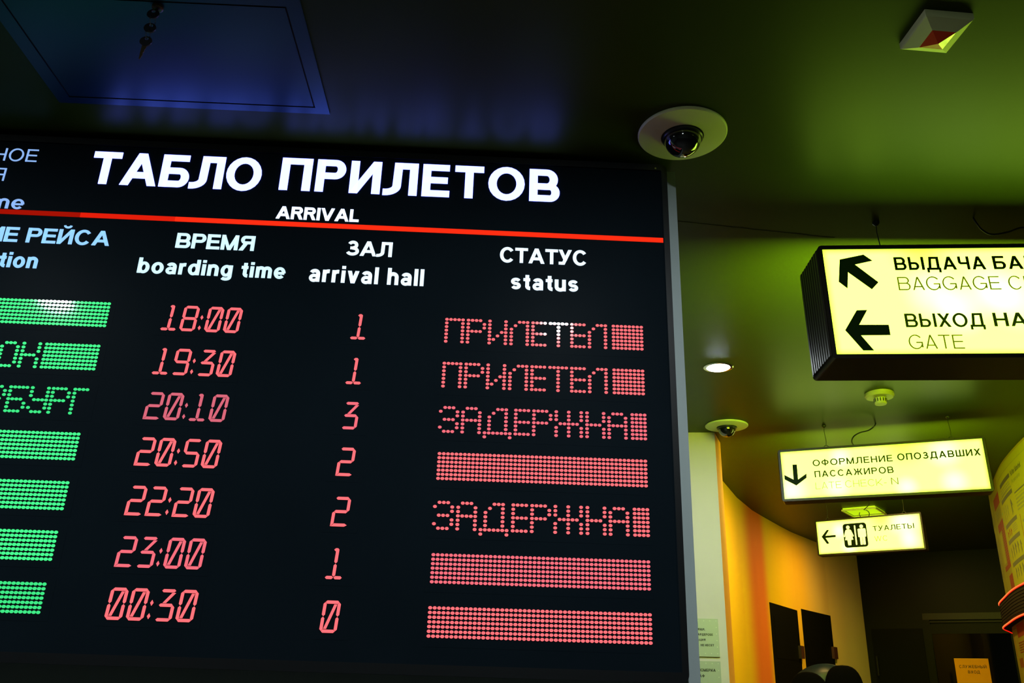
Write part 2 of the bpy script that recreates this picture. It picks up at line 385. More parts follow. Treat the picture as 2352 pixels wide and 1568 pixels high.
WORDS = []
def text_polys(t, s, x0, x1, zb, cap, gap=None, space=.38):
    """polygons of a line of writing between x0 and x1 standing on zb"""
    gap = gap if gap is not None else .11 + .35 * (.21 - s) + .04
    x = 0; out = []; WORDS.clear()
    for i, ch in enumerate(t):
        if ch == ' ': x += space; WORDS.append(len(out)); continue
        W, P = glyph(ch, s)
        out += [[(x + a, b) for a, b in p] for p in P]; x += W + gap
    x -= gap
    k = (x1 - x0) / x
    return [[(x0 + a * k, zb + b * cap) for a, b in p] for p in out]
def flat_build(polys, name, m, parent, y=-.0018, y1=-.0002):
    b = MB()
    for p in polys: b.prism(p, y, y1)
    return b.build(name, m, parent)

def words(t, s, x0, x1, zb, cap, gap, space, name, m, par, y, y1):
    P = text_polys(t, s, x0, x1, zb, cap, gap, space); cuts = [0] + list(WORDS) + [len(P)]
    for a, c in zip(cuts, cuts[1:]): flat_build(P[a:c], name, m, par, y, y1)

# ================================================================== SETTING
Z = lambda z: z + EYE
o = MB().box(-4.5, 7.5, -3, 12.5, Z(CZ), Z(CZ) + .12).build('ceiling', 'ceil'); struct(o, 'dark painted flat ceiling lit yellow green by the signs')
pts = []
x = .44
while x < 1.02: pts.append((x, 2.333 + .148 * (x - .44) + random.uniform(-.0015, .0015))); x += .018
b = MB()
for (a, c), (e, f) in zip(pts, pts[1:]): b.box(min(a, e), max(a, e) + .001, min(c, f), max(c, f) + .0012, Z(CZ) - .0006, Z(CZ) + .001)
b.build('crack', 'ceil_dark', bpy.data.objects['ceiling'])['label'] = 'thin crack line in the paint'
o = MB().box(-4.5, 7.5, -3, 12.5, -.1, 0).build('floor', 'floor'); struct(o, 'dark floor below the frame')
b = MB(); b.box(-4.5, -4.4, -3, 12.5, 0, Z(CZ)); struct(b.build('wall_left', 'partition'), 'dark wall far to the left of the arrivals board')
b = MB(); b.box(-4.4, 7.5, -3.1, -3, 0, Z(CZ)); struct(b.build('wall_back', 'partition'), 'dark wall behind the viewer')
YAW = math.radians(1.57)
BM = Matrix.Translation((0, 2, EYE)) @ Matrix.Rotation(YAW, 4, 'Z')
o = MB().box(-4.2, .402, .085, .36, -EYE, 1.33).build('wall_front', 'partition_front'); o.matrix_world = BM; struct(o, 'dark grey partition wall carrying the arrivals board')
b = MB().prism([(.380, -EYE), (.4405, -EYE), (.4370, 1.327), (.380, 1.327)], .022, .37); o = b.build('trim_1', 'trim'); o.matrix_world = BM
struct(o, 'pale grey metal edge trim standing beside the black arrivals board')

# pier with the two grey plates
b = MB().add([(.30, 4.79, 0), (1.157, 4.69, 0), (1.24, 4.905, 0), (.38, 5.03, 0), (.30, 4.79, Z(CZ)), (1.157, 4.69, Z(CZ)), (1.24, 4.905, Z(CZ)), (.38, 5.03, Z(CZ))],
             [(0, 1, 5, 4), (2, 3, 7, 6), (3, 0, 4, 7), (0, 3, 2, 1), (4, 5, 6, 7)])
b.cur = 1; b.add([(1.157, 4.69, 0), (1.24, 4.905, 0), (1.24, 4.905, Z(CZ)), (1.157, 4.69, Z(CZ))], [(0, 1, 2, 3)])
o = b.build('wall_pier', ['white_paint', 'reveal']); struct(o, 'white wall pier with an orange side, behind the arrivals board')

# curved orange wall
plan = [(1.10, 4.98), (1.27, 5.38), (1.484, 5.877), (1.723, 6.426), (1.963, 6.893), (2.12, 7.149), (2.408, 7.60), (2.554, 7.82), (2.623, 7.915), (2.983, 8.38), (3.103, 8.542), (3.40, 8.88), (3.674, 9.172)]
def thick_wall(plan, z0, z1, t, side, name, m):
    b = MB(); n = len(plan); off = []
    for i in range(n):
        a = Vector(plan[max(i - 1, 0)]); c = Vector(plan[min(i + 1, n - 1)]); d = (c - a).normalized(); nn = Vector((-d.y, d.x)) * side
        off.append((plan[i][0] + nn.x * t, plan[i][1] + nn.y * t))
    vs = [(x, y, z0) for x, y in plan] + [(x, y, z1) for x, y in plan] + [(x, y, z0) for x, y in off] + [(x, y, z1) for x, y in off]
    fs = []
    for i in range(n - 1):
        fs += [(i, i + 1, n + i + 1, n + i), (2 * n + i, 3 * n + i, 3 * n + i + 1, 2 * n + i + 1), (n + i, n + i + 1, 3 * n + i + 1, 3 * n + i), (i, 2 * n + i, 2 * n + i + 1, i + 1)]
    fs += [(0, n, 3 * n, 2 * n), (n - 1, 3 * n - 1, 4 * n - 1, 2 * n - 1)]
    b.add(vs, fs); return b.build(name, m)
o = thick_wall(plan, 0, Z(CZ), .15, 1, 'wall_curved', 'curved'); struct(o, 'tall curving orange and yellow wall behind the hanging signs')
for p in o.data.polygons: p.use_smooth = False

def on_plan_panel(A, B, s0, s1, z0, z1, t0, t1, name, m, parent=None):
    """box standing along the line A-B between s0..s1 metres, z0..z1, t0..t1 metres out toward the viewer's side"""
    A = Vector(A); B = Vector(B); d = (B - A).normalized(); n = Vector((d.y, -d.x))
    b = MB(); vs = []
    for z in (z0, z1):
        for s_, t_ in ((s0, t0), (s1, t0), (s1, t1), (s0, t1)): q = A + d * s_ + n * t_; vs.append((q.x, q.y, Z(z)))
    b.add(vs, [(0, 3, 2, 1), (4, 5, 6, 7), (0, 1, 5, 4), (1, 2, 6, 5), (2, 3, 7, 6), (3, 0, 4, 7)])
    return b.build(name, m, parent)
dA = (2.12, 7.149); dB = (2.554, 7.82); L1 = math.dist(dA, dB)
d1 = empty('door_1', (dA[0], dA[1], 0)); struct(d1, 'black door on the curved wall, nearer the orange stripe')
eA = (2.623, 7.915); eB = (3.103, 8.542); L2 = math.dist(eA, eB)
d2 = empty('door_2', (eA[0], eA[1], 0)); struct(d2, 'black door on the curved wall, farther right')
def keep(o, par):
    o.parent = par; o.matrix_parent_inverse = Matrix.Translation(par.location).inverted(); return o
for (A, B, L, par, zt, lz0, lz1) in ((dA, dB, L1, d1, .667, .271, .374), (eA, eB, L2, d2, .69, .304, .408)):
    keep(on_plan_panel(A, B, 0, L, -EYE, zt, -.02, .004, 'door_leaf', 'door'), par)
    keep(on_plan_panel(A, B, L * .1, L * .9, .25, zt - .1, .004, .006, 'door_inset_panel', 'door'), par)
    keep(on_plan_panel(A, B, L * .1, L * .9, -1.2, .12, .004, .006, 'door_inset_panel', 'door'), par)
    keep(on_plan_panel(A, B, L - .075, L + .028, lz0, lz1, .004, .028, 'lock_box', 'lock'), par)
o = on_plan_panel((1.484, 5.877), (1.723, 6.426), -.13, -.055, .175, .315, -.01, .006, 'wall_lock_box', 'lock')
tag(o, 'small dark lock box low on the orange curved wall beside the white pier', 'lock box')

# dark door wall at the end of the passage
F0 = (3.674, 9.172); F1 = (5.6, 7.826)
def fpanel(s0, s1, z0, z1, t0, t1, name, m, par=None):
    return on_plan_panel(F0, F1, s0, s1, z0, z1, t0, t1, name, m, par)
LF = math.dist(F0, F1)
fw = fpanel(0, LF, -EYE, CZ, -.15, 0, 'wall_end', 'dark_wall'); struct(fw, 'dark panelled wall at the end of the passage')
d3 = empty('door_3', (F0[0], F0[1], 0)); struct(d3, 'dark glazed service door with metal rails at the end of the passage')
keep(fpanel(.56, 2.1, .70, .76, .0, .03, 'door_head_rail', 'rail'), d3)
keep(fpanel(.62, 1.30, -EYE, .57, .0, .02, 'door_glass', 'glass'), d3)
keep(fpanel(1.34, 2.05, -EYE, .57, .0, .02, 'door_glass', 'glass'), d3)
keep(fpanel(.56, .62, -EYE, .70, .0, .035, 'door_post', 'dark_wall'), d3)
keep(fpanel(1.30, 1.34, -EYE, .70, .0, .035, 'door_post', 'dark_wall'), d3)
keep(fpanel(.62, 2.05, .57, .66, .0, .03, 'door_top_panel', 'dark_wall'), d3)
keep(fpanel(.62, 2.05, .675, .683, .028, .038, 'door_rail_bead', 'rail'), d3)
d4 = empty('door_4', (F0[0], F0[1], 0)); struct(d4, 'plain dark door leaf left of the glazed service door')
keep(fpanel(.06, .54, -EYE, .62, .0, .012, 'door_leaf', 'door'), d4)
keep(fpanel(.085, .098, .18, .36, .025, .05, 'door_handle', 'rail'), d4)
# notice on the glass
dd = (Vector(F1) - Vector(F0)).normalized(); nn = Vector((dd.y, -dd.x))
q = Vector(F0) + dd * .785 + nn * .0215
nm = Matrix.Translation((q.x, q.y, Z(.348))) @ Matrix.Rotation(math.atan2(dd.y, dd.x), 4, 'Z')
nt_ = empty('paper_notice', mw=nm)
tag(nt_, 'orange yellow paper notice taped to the dark glass door, black words on it', 'notice')
b = MB().box(0, .292, -.0008, 0, -.300, 0); b.add([(0, -.001, -.300), (.018, -.006, -.297), (0, -.001, -.277)], [(0, 1, 2)]); b.build('sheet', 'notice', nt_)
def serif_text(t, x0, x1, zb, cap):
    p = text_polys(t, .17, x0, x1, zb, cap, gap=.22)
    return p
flat_build(serif_text('СЛУЖЕБНЫЙ', .036, .268, -.086, .026), 'notice_lettering', 'plate_text', nt_, -.0016, -.0009)
flat_build(serif_text('ВХОД', .105, .205, -.133, .026), 'notice_lettering', 'plate_text', nt_, -.0016, -.0009)

# ================================================================== grey plates on the pier
pa = Vector((1.01, 4.707)); pb = Vector((1.157, 4.69)); pd = (pb - pa).normalized(); pn = Vector((pd.y, -pd.x))
def plate(zt, zb, label, lines):
    q = pa + pd * .107 + pn * .001
    e = empty('information_plate', mw=Matrix.Translation((q.x, q.y, Z(zt))) @ Matrix.Rotation(math.atan2(pd.y, pd.x), 4, 'Z'))
    tag(e, label, 'sign'); h_ = zt - zb
    MB().box(-.32, 0, -.004, 0, -h_, 0).build('plate', 'bluedoor', e)
    MB().box(-.32, 0, -.0045, -.0005, -h_ - .003, -h_).build('plate_lower_edge', 'key_metal', e)
    def stud(x, z):
        MB().prism([(x + .0022 * math.cos(a * pi / 3), z + .0028 * math.sin(a * pi / 3)) for a in range(6)], -.005, -.0038).build('stud', 'stud', e)
    for i in range(10): stud(-.011 - i * .031, -.011); stud(-.011 - i * .031, -h_ + .015)
    for i in range(1, 5): stud(-.011, -.011 - i * (h_ - .026) / 5)
    for t, xr, wd, z, cap in lines:
        flat_build(text_polys(t, .23, xr - wd, xr, z, cap, gap=.14), 'plate_lettering', 'plate_text', e, -.0052, -.0040)
plate(.346, .160, 'upper grey metal plate with black writing on the white pier', [('ВЕЩИ,', -.069, .045, -.058, .0105), ('ГАРДЕРОБЕ', -.030, .084, -.084, .0105), ('АЦИЯ', -.069, .042, -.110, .0105), ('НЕ НЕСЕТ', -.027, .068, -.136, .0105)])
plate(.138, -.05, 'lower grey metal plate with black writing on the white pier', [('НОМЕРКА', -.026, .086, -.050, .0135), ('ШТРАФ', -.083, .066, -.078, .0135)])

# ================================================================== ARRIVALS BOARD
board = empty('arrivals_board', mw=BM)
tag(board, 'large black arrivals board with white heading and rows of green and red lights', 'arrivals board')
def bprism(poly, y0, y1, name, m, par=board): return MB().prism(poly, y0, y1).build(name, m, par)
BL = -2.05
MB().box(BL + .02, .392, 0, .08, .032, 1.312).build('face_panel', 'face', board)
# frame: rounded outline ring
def rrect(x0, x1, z0, z1, r, n=6):
    p = []
    for cx, cz, a in ((x1 - r, z1 - r, 0), (x0 + r, z1 - r, 90), (x0 + r, z0 + r, 180), (x1 - r, z0 + r, 270)):
        for i in range(n + 1): q = math.radians(a + 90 * i / n); p.append((cx + r * math.cos(q), cz + r * math.sin(q)))
    return p
def frame_ring(b, outer, inner, y0, y1):
    n = len(outer); vs = [(x, y0, z) for x, z in outer] + [(x, y0, z) for x, z in inner] + [(x, y1, z) for x, z in outer] + [(x, y1, z) for x, z in inner]
    fs = []
    for i in range(n):
        j = (i + 1) % n
        fs += [(i, j, n + j, n + i), (2 * n + i, 3 * n + i, 3 * n + j, 2 * n + j), (i, 2 * n + i, 2 * n + j, j), (n + i, n + j, 3 * n + j, 3 * n + i)]
    b.add(vs, fs)
b = MB(); frame_ring(b, rrect(BL, .408, .012, 1.332, .018), rrect(BL + .018, .393, .034, 1.313, .004), -.004, .085); b.build('frame', 'frame', board)
b = MB()
for t in range(7): b.box(.3905, .393, -.0045, -.0035, .034, 1.312) if t == 0 else None
b.build('frame_bead', 'face', board)
MB().lathe([(0, -.001), (.0022, -.0008), (.0026, .001)], 10).build('frame_screw', 'chrome', board, loc=(.377, -.0045, 1.318)).rotation_euler = (pi / 2, 0, 0)
# red stripe in lengths
for x0, x1, m in ((BL + .02, -1.13, 'stripe_dark'), (-1.1297, -.8868, 'stripe_mid'), (-.8860, .392, 'stripe_bright')):
    sl = .0
    MB().box(x0, x1, -.0022, -.0002, 1.0925, 1.1055).build('red_stripe', m, board)
def line(t, s, x0, x1, zb, zt, m, name='heading_lettering', gap=None, space=.38):
    return words(t, s, x0, x1, zb, zt - zb, gap, space, name, m, board, -.0018, -.0002)
line('ТАБЛО', .225, -1.131, -.682, 1.1945, 1.2935, 'header_white', 'title_lettering', gap=.075)
line('ПРИЛЕТОВ', .225, -.632, .116, 1.2008, 1.3005, 'header_white', 'title_lettering', gap=.125)
line('ARRIVAL', .225, -.6284, -.4122, 1.1140, 1.1508, 'sub_white', 'subtitle_lettering', gap=.05)
line('ВРЕМЯ', .21, -.8725, -.672, 1.0163, 1.0588, 'heading_mid', gap=.07)
line('boarding time', .21, -.9560, -.5830, .9410, .9838, 'heading_mid', gap=.12)
line('ЗАЛ', .21, -.4350, -.3175, 1.0157, 1.0578, 'heading_white', gap=.05)
line('arrival hall', .21, -.5230, -.2305, .9368, .9840, 'heading_white', gap=.12)
line('СТАТУС', .21, -.0390, .1895, 1.0150, 1.0580, 'heading_white', gap=.04)
line('status', .21, -.0080, .1665, .9390, .9835, 'heading_white', gap=.12)
line('НАПРАВЛЕНИЕ РЕЙСА', .20, -1.735, -1.0400, 1.0130, 1.0550, 'heading_blue', gap=.08)
line('destination', .21, -1.500, -1.2070, .9410, .9835, 'heading_blue', gap=.12)
line('МЕСТНОЕ', .115, -1.555, -1.2785, 1.2525, 1.2905, 'thin_blue', 'side_title_lettering')
line('ВРЕМЯ', .115, -1.535, -1.3490, 1.1907, 1.2290, 'thin_blue', 'side_title_lettering')
line('time', .165, -1.405, -1.2798, 1.1087, 1.1480, 'thin_blue', 'side_title_lettering', gap=.13)

# --- LCD style digits
CW, CH, T = .0380, .0680, .0068
def hs(x0, x1, z, t=T): return [(x0, z), (x0 + t / 2, z + t / 2), (x1 - t / 2, z + t / 2), (x1, z), (x1 - t / 2, z - t / 2), (x0 + t / 2, z - t / 2)]
def vs_(x, z0, z1, t=T): return [(x, z0), (x + t / 2, z0 + t / 2), (x + t / 2, z1 - t / 2), (x, z1), (x - t / 2, z1 - t / 2), (x - t / 2, z0 + t / 2)]
g_ = .0005; a_ = T / 2; mz = CH / 2
SEG = dict(a=hs(a_ + g_, CW - a_ - g_, CH - a_), g=hs(a_ + g_, CW - a_ - g_, mz), d=hs(a_ + g_, CW - a_ - g_, a_),
           f=vs_(a_, mz + g_, CH - a_ - g_), b=vs_(CW - a_, mz + g_, CH - a_ - g_), e=vs_(a_, a_ + g_, mz - g_), c=vs_(CW - a_, a_ + g_, mz - g_),
           s=[(a_ * 2 + .001, T + .0012), (a_ * 2 + .0075, T + .0012), (CW - T - .001, CH - T - .0012), (CW - T - .0075, CH - T - .0012)],
           D=[(.0105, mz + .0045), (.0180, mz + .0045), (CW - .003, CH - T - .0008), (CW - .011, CH - T - .0008)],
           A=hs(.011, CW / 2 + .0038, CH - a_), V=vs_(CW / 2, mz + g_, CH - .0015), v=vs_(CW / 2, a_ + .002, mz - g_),
           l=hs(.0005, CW / 2 - .0004, a_), r=hs(CW / 2 + .0004, CW, a_),
           E=[(0, 0), (a_ * 2, a_ * 2 + .0005), (a_ * 2, mz - a_ - g_), (a_, mz - g_), (0, mz - a_)],
           F=[(.0012, 0), (CW - a_ * 1.8, 0), (CW - .0005, a_), (CW - a_ * 1.8, T), (T + .0012, T)])
DIG = {'0': 'abcdefs', '1': 'AVvlr', '2': 'abgEF', '3': 'aDgcd', '5': 'afgcd', '8': 'abcdefg', '9': 'abcdfg'}
def digit_polys(ch, x, z):
    return [[(x + px + .07 * pz, z + pz) for px, pz in SEG[k]] for k in DIG[ch]]
def slab(x0, x1, z0, z1, name):
    return MB().box(x0, x1, -.0003, -.0001, z0, z1).build(name, 'face', board)
DZ = [.7872, .6720, .5588, .4470, .3320, .2175, .1055]
TIMES = ['18:00', '19:30', '20:10', '20:50', '22:20', '23:00', '00:30']
HALL = '1132210'
HZ = [.7835, .6662, .5528, .4400, .3232, .2065, .0927]
TM = ['coral', 'coral', 'coral_dim', 'coral', 'coral', 'coral_soft', 'coral']
for i in range(7):
    td = slab(-.890, -.662, DZ[i] - .014, DZ[i] + CH + .014, 'time_display')
    x = -.8705; m = TM[i]
    for ch in TIMES[i]:
        if ch == ':':
            for zz in (.010, .038):
                cx = x + .0018 + .07 * zz
                b = MB().prism([(cx - .0034, DZ[i] + zz), (cx, DZ[i] + zz - .0062), (cx + .0038, DZ[i] + zz), (cx + .0004, DZ[i] + zz + .0062)], -.0020, -.0008)
                b.build('colon_dot', m, td)
            x += .0145
        else:
            flat_build(digit_polys(ch, x, DZ[i]), 'digit', m, td, -.0020, -.0008); x += .0463
    hd = slab(-.425, -.340, HZ[i] - .014, HZ[i] + CH + .014, 'hall_display')
    flat_build(digit_polys(HALL[i], -.4030, HZ[i]), 'digit', 'coral' if i != 2 else 'coral_soft', hd, -.0020, -.0008)

# --- dot displays
BMP = {'П': ['11111', '10001', '10001', '10001', '10001', '10001', '10001'], 'Р': ['11110', '10001', '10001', '11110', '10000', '10000', '10000'],
       'И': ['10001', '10001', '10001', '10011', '10101', '11001', '10001'], 'Л': ['00111', '01001', '10001', '10001', '10001', '10001', '10001'],
       'Е': ['1111', '1000', '1000', '1111', '1000', '1000', '1111'], 'Т': ['11111', '00100', '00100', '00100', '00100', '00100', '00100'],
       'З': ['01110', '10001', '00001', '01110', '00001', '10001', '01110'], 'А': ['01110', '10001', '10001', '11111', '10001', '10001', '10001'],
       'Д': ['0001110', '0010010', '0100010', '0100010', '0100010', '0100010', '1111111', '1000001'],
       'Ж': ['1001001', '1001001', '1001001', '0111110', '1001001', '1001001', '1001001'], 'К': ['10001', '10001', '10001', '11110', '10001', '10001', '10001'],
       'О': ['01110', '10001', '10001', '10001', '10001', '10001', '01110'], 'Б': ['11111', '10000', '10000', '11110', '10001', '10001', '11110'],
       'У': ['10001', '10001', '10001', '01111', '00001', '10001', '01110'], 'Г': ['1111', '1000', '1000', '1000', '1000', '1000', '1000']}
def dotmesh(b, x, z, r=.00425, sx=1.06, sz=.86):
    b.prism([(x + r * sx * math.cos(a * pi / 5), z + r * sz * math.sin(a * pi / 5) + (x * 0)) for a in range(10)], -.0020, -.0008)
def dots(items, ztop, px, pz, mats_, par, name='dot_lettering', pick=None):
    b = MB()
    for kind, x in items:
        rows = BMP[kind] if isinstance(kind, str) else ['1' * kind] * 7
        for r, row in enumerate(rows):
            for c, v in enumerate(row):
                if v == '1':
                    X = x + c * px; Zz = ztop - r * pz
                    b.cur = pick(X, Zz) if pick else 0
                    dotmesh(b, X, Zz)
    return b.build(name, mats_, par)
SZ = [.8475, .7298, .6162, .5020, .3866, .2675, .1522]
PR = [('П', -.1651), ('Р', -.1110), ('И', -.0569), ('Л', -.0024), ('Е', .0517), ('Т', .0959), ('Е', .1500), ('Л', .1942), (8, .2550)]
ZA = [('З', -.1667), ('А', -.1128), ('Д', -.0593), ('Е', .0146), ('Р', .0445), ('Ж', .1125), ('К', .1872), ('А', .2406), (4, .2974)]
ZA[4] = ('Р', .0585)
FULL = [(50, -.1635)]
ROWS = [PR, PR, ZA, FULL, ZA, FULL, FULL]
SM = ['coral', 'coral', 'coral_soft', 'coral', 'coral', 'coral_soft', 'coral']
for i in range(7):
    sd = slab(-.180, .340, SZ[i] - .082, SZ[i] + .014, 'status_display')
    dots(ROWS[i], SZ[i], .0101 if i < 3 else .00999, .0099, [SM[i]], sd)
GZ = [.8520, .7385, .6262, .5165, .4010, .2885, .1755]
GX = [-1.0068, -1.0088, 0, -1.0112, -1.0120, -1.0130, -1.0133]
for i in range(7):
    gd = slab(-1.66, -.990, GZ[i] - .078, GZ[i] + .014, 'destination_display')
    P_ = .00955
    if i == 1: it = [('Т', -1.2915), ('О', -1.2400), ('К', -1.1885), (14, -1.1340)]
    elif i == 2: it = [('Р', -1.2440), ('Б', -1.1935), ('У', -1.1425), ('Р', -1.0930), ('Г', -1.0420)]
    else: it = [(60, GX[i] - 59 * P_)]
    dots(it, GZ[i], P_, .0099, ['green' if i in (0, 1, 3, 4, 5) else 'green_soft'], gd)

# ================================================================== LIT SIGNS
def sign_frame(O, yaw, roll):
    return Matrix.Translation((O[0], O[1], O[2] + EYE)) @ Matrix.Rotation(math.radians(yaw), 4, 'Z') @ Matrix.Rotation(math.radians(-roll), 4, 'Y')
def chev(t): return [(x, -y) for x, y in t]
def sign(name, label, O, yaw, roll, W, H, D, lip, pm, ribs=True, back=None):
    e = empty(name, mw=sign_frame(O, yaw, roll)); tag(e, label, 'sign', 'lit hanging signs')
    # housing shell: ring profile with the front and back lips
    b = MB(); out = rrect(-lip, W + lip, -H - lip, lip, lip * .9, 5); inn = [(min(max(x, 0), W), min(max(z, -H), 0)) for x, z in out]
    frame_ring(b, out, inn, 0, D); b.build('housing', 'housing', e)
    if ribs:
        for sx, x0 in ((-1, -lip), (1, W + lip)):
            b = MB(); n = 9; step = (D - .016) / n; prof = []
            for k in range(n):
                y = .008 + k * step
                prof += [(x0 + sx * .0005, y), (x0 + sx * .0035, y + step * .22), (x0 + sx * .0035, y + step * .72), (x0 + sx * .0005, y + step * .94)]
            prof = [(x0 - sx * .002, .008)] + prof + [(x0 - sx * .002, D - .008)]
            b.zprism(prof, -H - lip * .1, lip * .1); b.build('ribbed_end', 'housing_end', e)
    MB().box(0, W, .003, .006, -H, 0).build('front_panel', pm, e)
    MB().box(0, W, D - .006, D - .003, -H, 0).build('back_panel', back or pm, e)
    return e
def hang(e, x, ztop, lip, D, n='hanger_wire'):
    """wire with an eye from the ceiling down to the sign top, in the sign's own frame"""
    inv = e.matrix_world.inverted()
    b = MB(); p0 = Vector((x, D / 2, lip)); w0 = e.matrix_world @ p0; w1 = Vector((w0.x, w0.y, Z(CZ)))
    top = inv @ w1
    m1 = p0.lerp(top, .35) + Vector((.003, 0, 0))
    b.tube([p0 + Vector((0, 0, .018)), m1, p0.lerp(top, .75) - Vector((.002, 0, 0)), top], .0016, 6); b.build(n, 'wire', e)
    b = MB(); b.tube([(x + .012 * math.cos(a * pi / 6), D / 2, lip + .008 + .012 * math.sin(a * pi / 6)) for a in range(13)], .0022, 6); b.build('hanger_eye', 'wire', e)
    b = MB(); b.lathe([(.011, 0), (.010, -.005), (.003, -.012)], 12, tuple(top)); b.build('ceiling_hook', 'wire', e)
def sign_text(e, t, s, x0, x1, zb, cap, m, gap=None, name='lettering', space=.4):
    return words(t, s, x0, x1, -zb, cap, gap, space, name, m, e, .0012, .0032)

# big sign
Wb, Hb, Db = 1.02, .3278, .19
pm = panel_mat('big_sign_acrylic', Wb, Hb, [(.302, .140, .075), (.36, .20, .06), (.45, .135, .07), (.52, .16, .08), (.75, .17, .09)], greens=[(.28, .0, .12), (.62, .33, .12)], core=(4.4, 7.2, .44), edge=(1.2, 2.8, .03))
pmb = panel_mat('big_sign_back_acrylic', Wb, Hb, [(.36, .20, .12), (.75, .17, .12)], core=(27., 40., .40))
e = sign('hanging_sign', 'largest lit yellow green hanging sign with two black arrows, baggage claim and gate', (.8983, 2.23, 1.2058), -2.72, 1.15, Wb, Hb, Db, .0125, pm, back=pmb)
flat_build([chev([(.0467, .0329), (.1167, .0177), (.1396, .0377), (.0879, .0496), (.147, .1071), (.1257, .129), (.065, .0735), (.057, .1255), (.035, .1041)])], 'arrow_symbol', 'vinyl', e, .0012, .0032)
flat_build([chev([(.0331, .2548), (.0732, .1942), (.1026, .1938), (.0741, .2391), (.1559, .2397), (.156, .2705), (.0745, .271), (.1043, .3168), (.0749, .3166)])], 'arrow_symbol', 'vinyl', e, .0012, .0032)
sign_text(e, 'ВЫДАЧА', .185, .2008, .4590, .0685, .0417, 'vinyl', .16)
sign_text(e, 'БАГАЖА', .185, .4812, .7550, .0683, .0421, 'vinyl', .16)
sign_text(e, 'BAGGAGE', .085, .2015, .4889, .1325, .0415, 'vinyl_thin', .15)
sign_text(e, 'CLAIM', .085, .5110, .6850, .1325, .0415, 'vinyl_thin', .17)
sign_text(e, 'ВЫХОД', .17, .2035, .4220, .2470, .0412, 'vinyl_mid', .14)
sign_text(e, 'НА', .17, .4479, .5400, .2460, .0410, 'vinyl_mid', .14)
sign_text(e, 'ПОСАДКУ', .17, .5650, .8650, .2460, .0410, 'vinyl_mid', .14)
sign_text(e, 'GATE', .085, .2030, .3542, .3125, .0415, 'vinyl_thin', .15)
hang(e, .206, 0, .0125, Db); hang(e, .82, 0, .0125, Db)
inv = e.matrix_world.inverted()
b = MB(); b.tube([inv @ Vector(p) for p in ((1.385, 2.27, Z(1.35)), (1.398, 2.278, Z(1.335)), (1.42, 2.295, Z(1.325)), (1.455, 2.31, Z(1.318)), (1.50, 2.30, Z(1.322)), (1.54, 2.28, Z(1.328)), (1.58, 2.29, Z(1.30)), (1.60, 2.30, Z(1.235)))], .0028, 8, True); b.build('power_cable', 'wire', e)

# late check-in sign
Wl, Hl, Dl = .974, .2545, .10
pm = panel_mat('late_sign_acrylic', Wl, Hl, [(.04, .215, .075), (.268, .205, .06), (.60, .225, .05), (.795, .06, .07), (.82, .21, .06), (.30, .05, .05)], greens=[(.60, .0, .16)], core=(2.3, 3.2, .40))
pml = panel_mat('late_sign_back_acrylic', Wl, Hl, [(.5, .12, .12)], core=(18., 22., .50))
e = sign('hanging_sign', 'middle lit hanging sign with a black down arrow, late check-in', (1.4708, 4.54, 1.2075), -22.44, .25, Wl, Hl, Dl, .0125, pm, back=pml)
flat_build([chev([(.0560, .0723), (.0785, .0728), (.0775, .1540), (.1225, .1250), (.1209, .1473), (.0656, .1853), (.0090, .1495), (.0097, .1250), (.0545, .1530)])], 'arrow_symbol', 'vinyl', e, .0012, .0032)
sign_text(e, 'ОФОРМЛЕНИЕ', .17, .1592, .5514, .0875, .0335, 'vinyl_mid', .20)
sign_text(e, 'ОПОЗДАВШИХ', .19, .5741, .9570, .0850, .0345, 'vinyl_mid', .20)
sign_text(e, 'ПАССАЖИРОВ', .175, .1628, .5485, .1478, .0335, 'vinyl_mid', .20)
sign_text(e, 'LATE', .085, .1616, .2900, .2110, .0355, 'vinyl_pale', .16)
sign_text(e, 'CHECK-', .09, .3078, .5077, .2095, .0350, 'vinyl_pale', .16)
sign_text(e, 'N', .10, .5300, .5630, .2075, .0345, 'vinyl_thin', .16)
hang(e, .235, 0, .0125, Dl); hang(e, .842, 0, .0125, Dl)
inv = e.matrix_world.inverted()
b = MB(); cp = [(1.957, 4.421, 1.35), (1.935, 4.39, 1.325), (1.915, 4.42, 1.31), (1.88, 4.45, 1.305), (1.855, 4.48, 1.29), (1.85, 4.50, 1.265), (1.868, 4.50, 1.24), (1.90, 4.47, 1.222)]
b.tube([inv @ Vector((x, y, Z(z))) for x, y, z in cp], .0035, 8, True); b.build('power_cable', 'wire', e)

# toilets sign
Ww, Hw, Dw = .706, .2306, .08
pm = panel_mat('toilet_sign_acrylic', Ww, Hw, [(.158, .075, .05), (.217, .19, .05), (.60, .05, .09), (.62, .17, .06)], greens=[(.45, .0, .12)], core=(2.4, 3.2, .42))
e = sign('hanging_sign', 'smallest and farthest lit hanging sign, toilets, with a pictogram of two figures', (2.2564, 6.3, 1.1606), -37.47, .05, Ww, Hw, Dw, .011, pm, ribs=False)
flat_build([chev([(.0294, .1080), (.0711, .0625), (.0870, .0635), (.0570, .1030), (.1297, .1023), (.1297, .1167), (.0570, .1185), (.0793, .1588), (.0620, .1610)])], 'arrow_symbol', 'vinyl', e, .0012, .0032)
pc = flat_build([rrect(.1850, .3475, -.1975, -.0300, .020)], 'pictogram_plate', 'vinyl', e, .0014, .0032)
fg = [rrect(.2635, .2730, -.1820, -.0450, .004)]
flat_build(fg, 'divider_bar', 'pictowhite', pc, .0004, .0016)
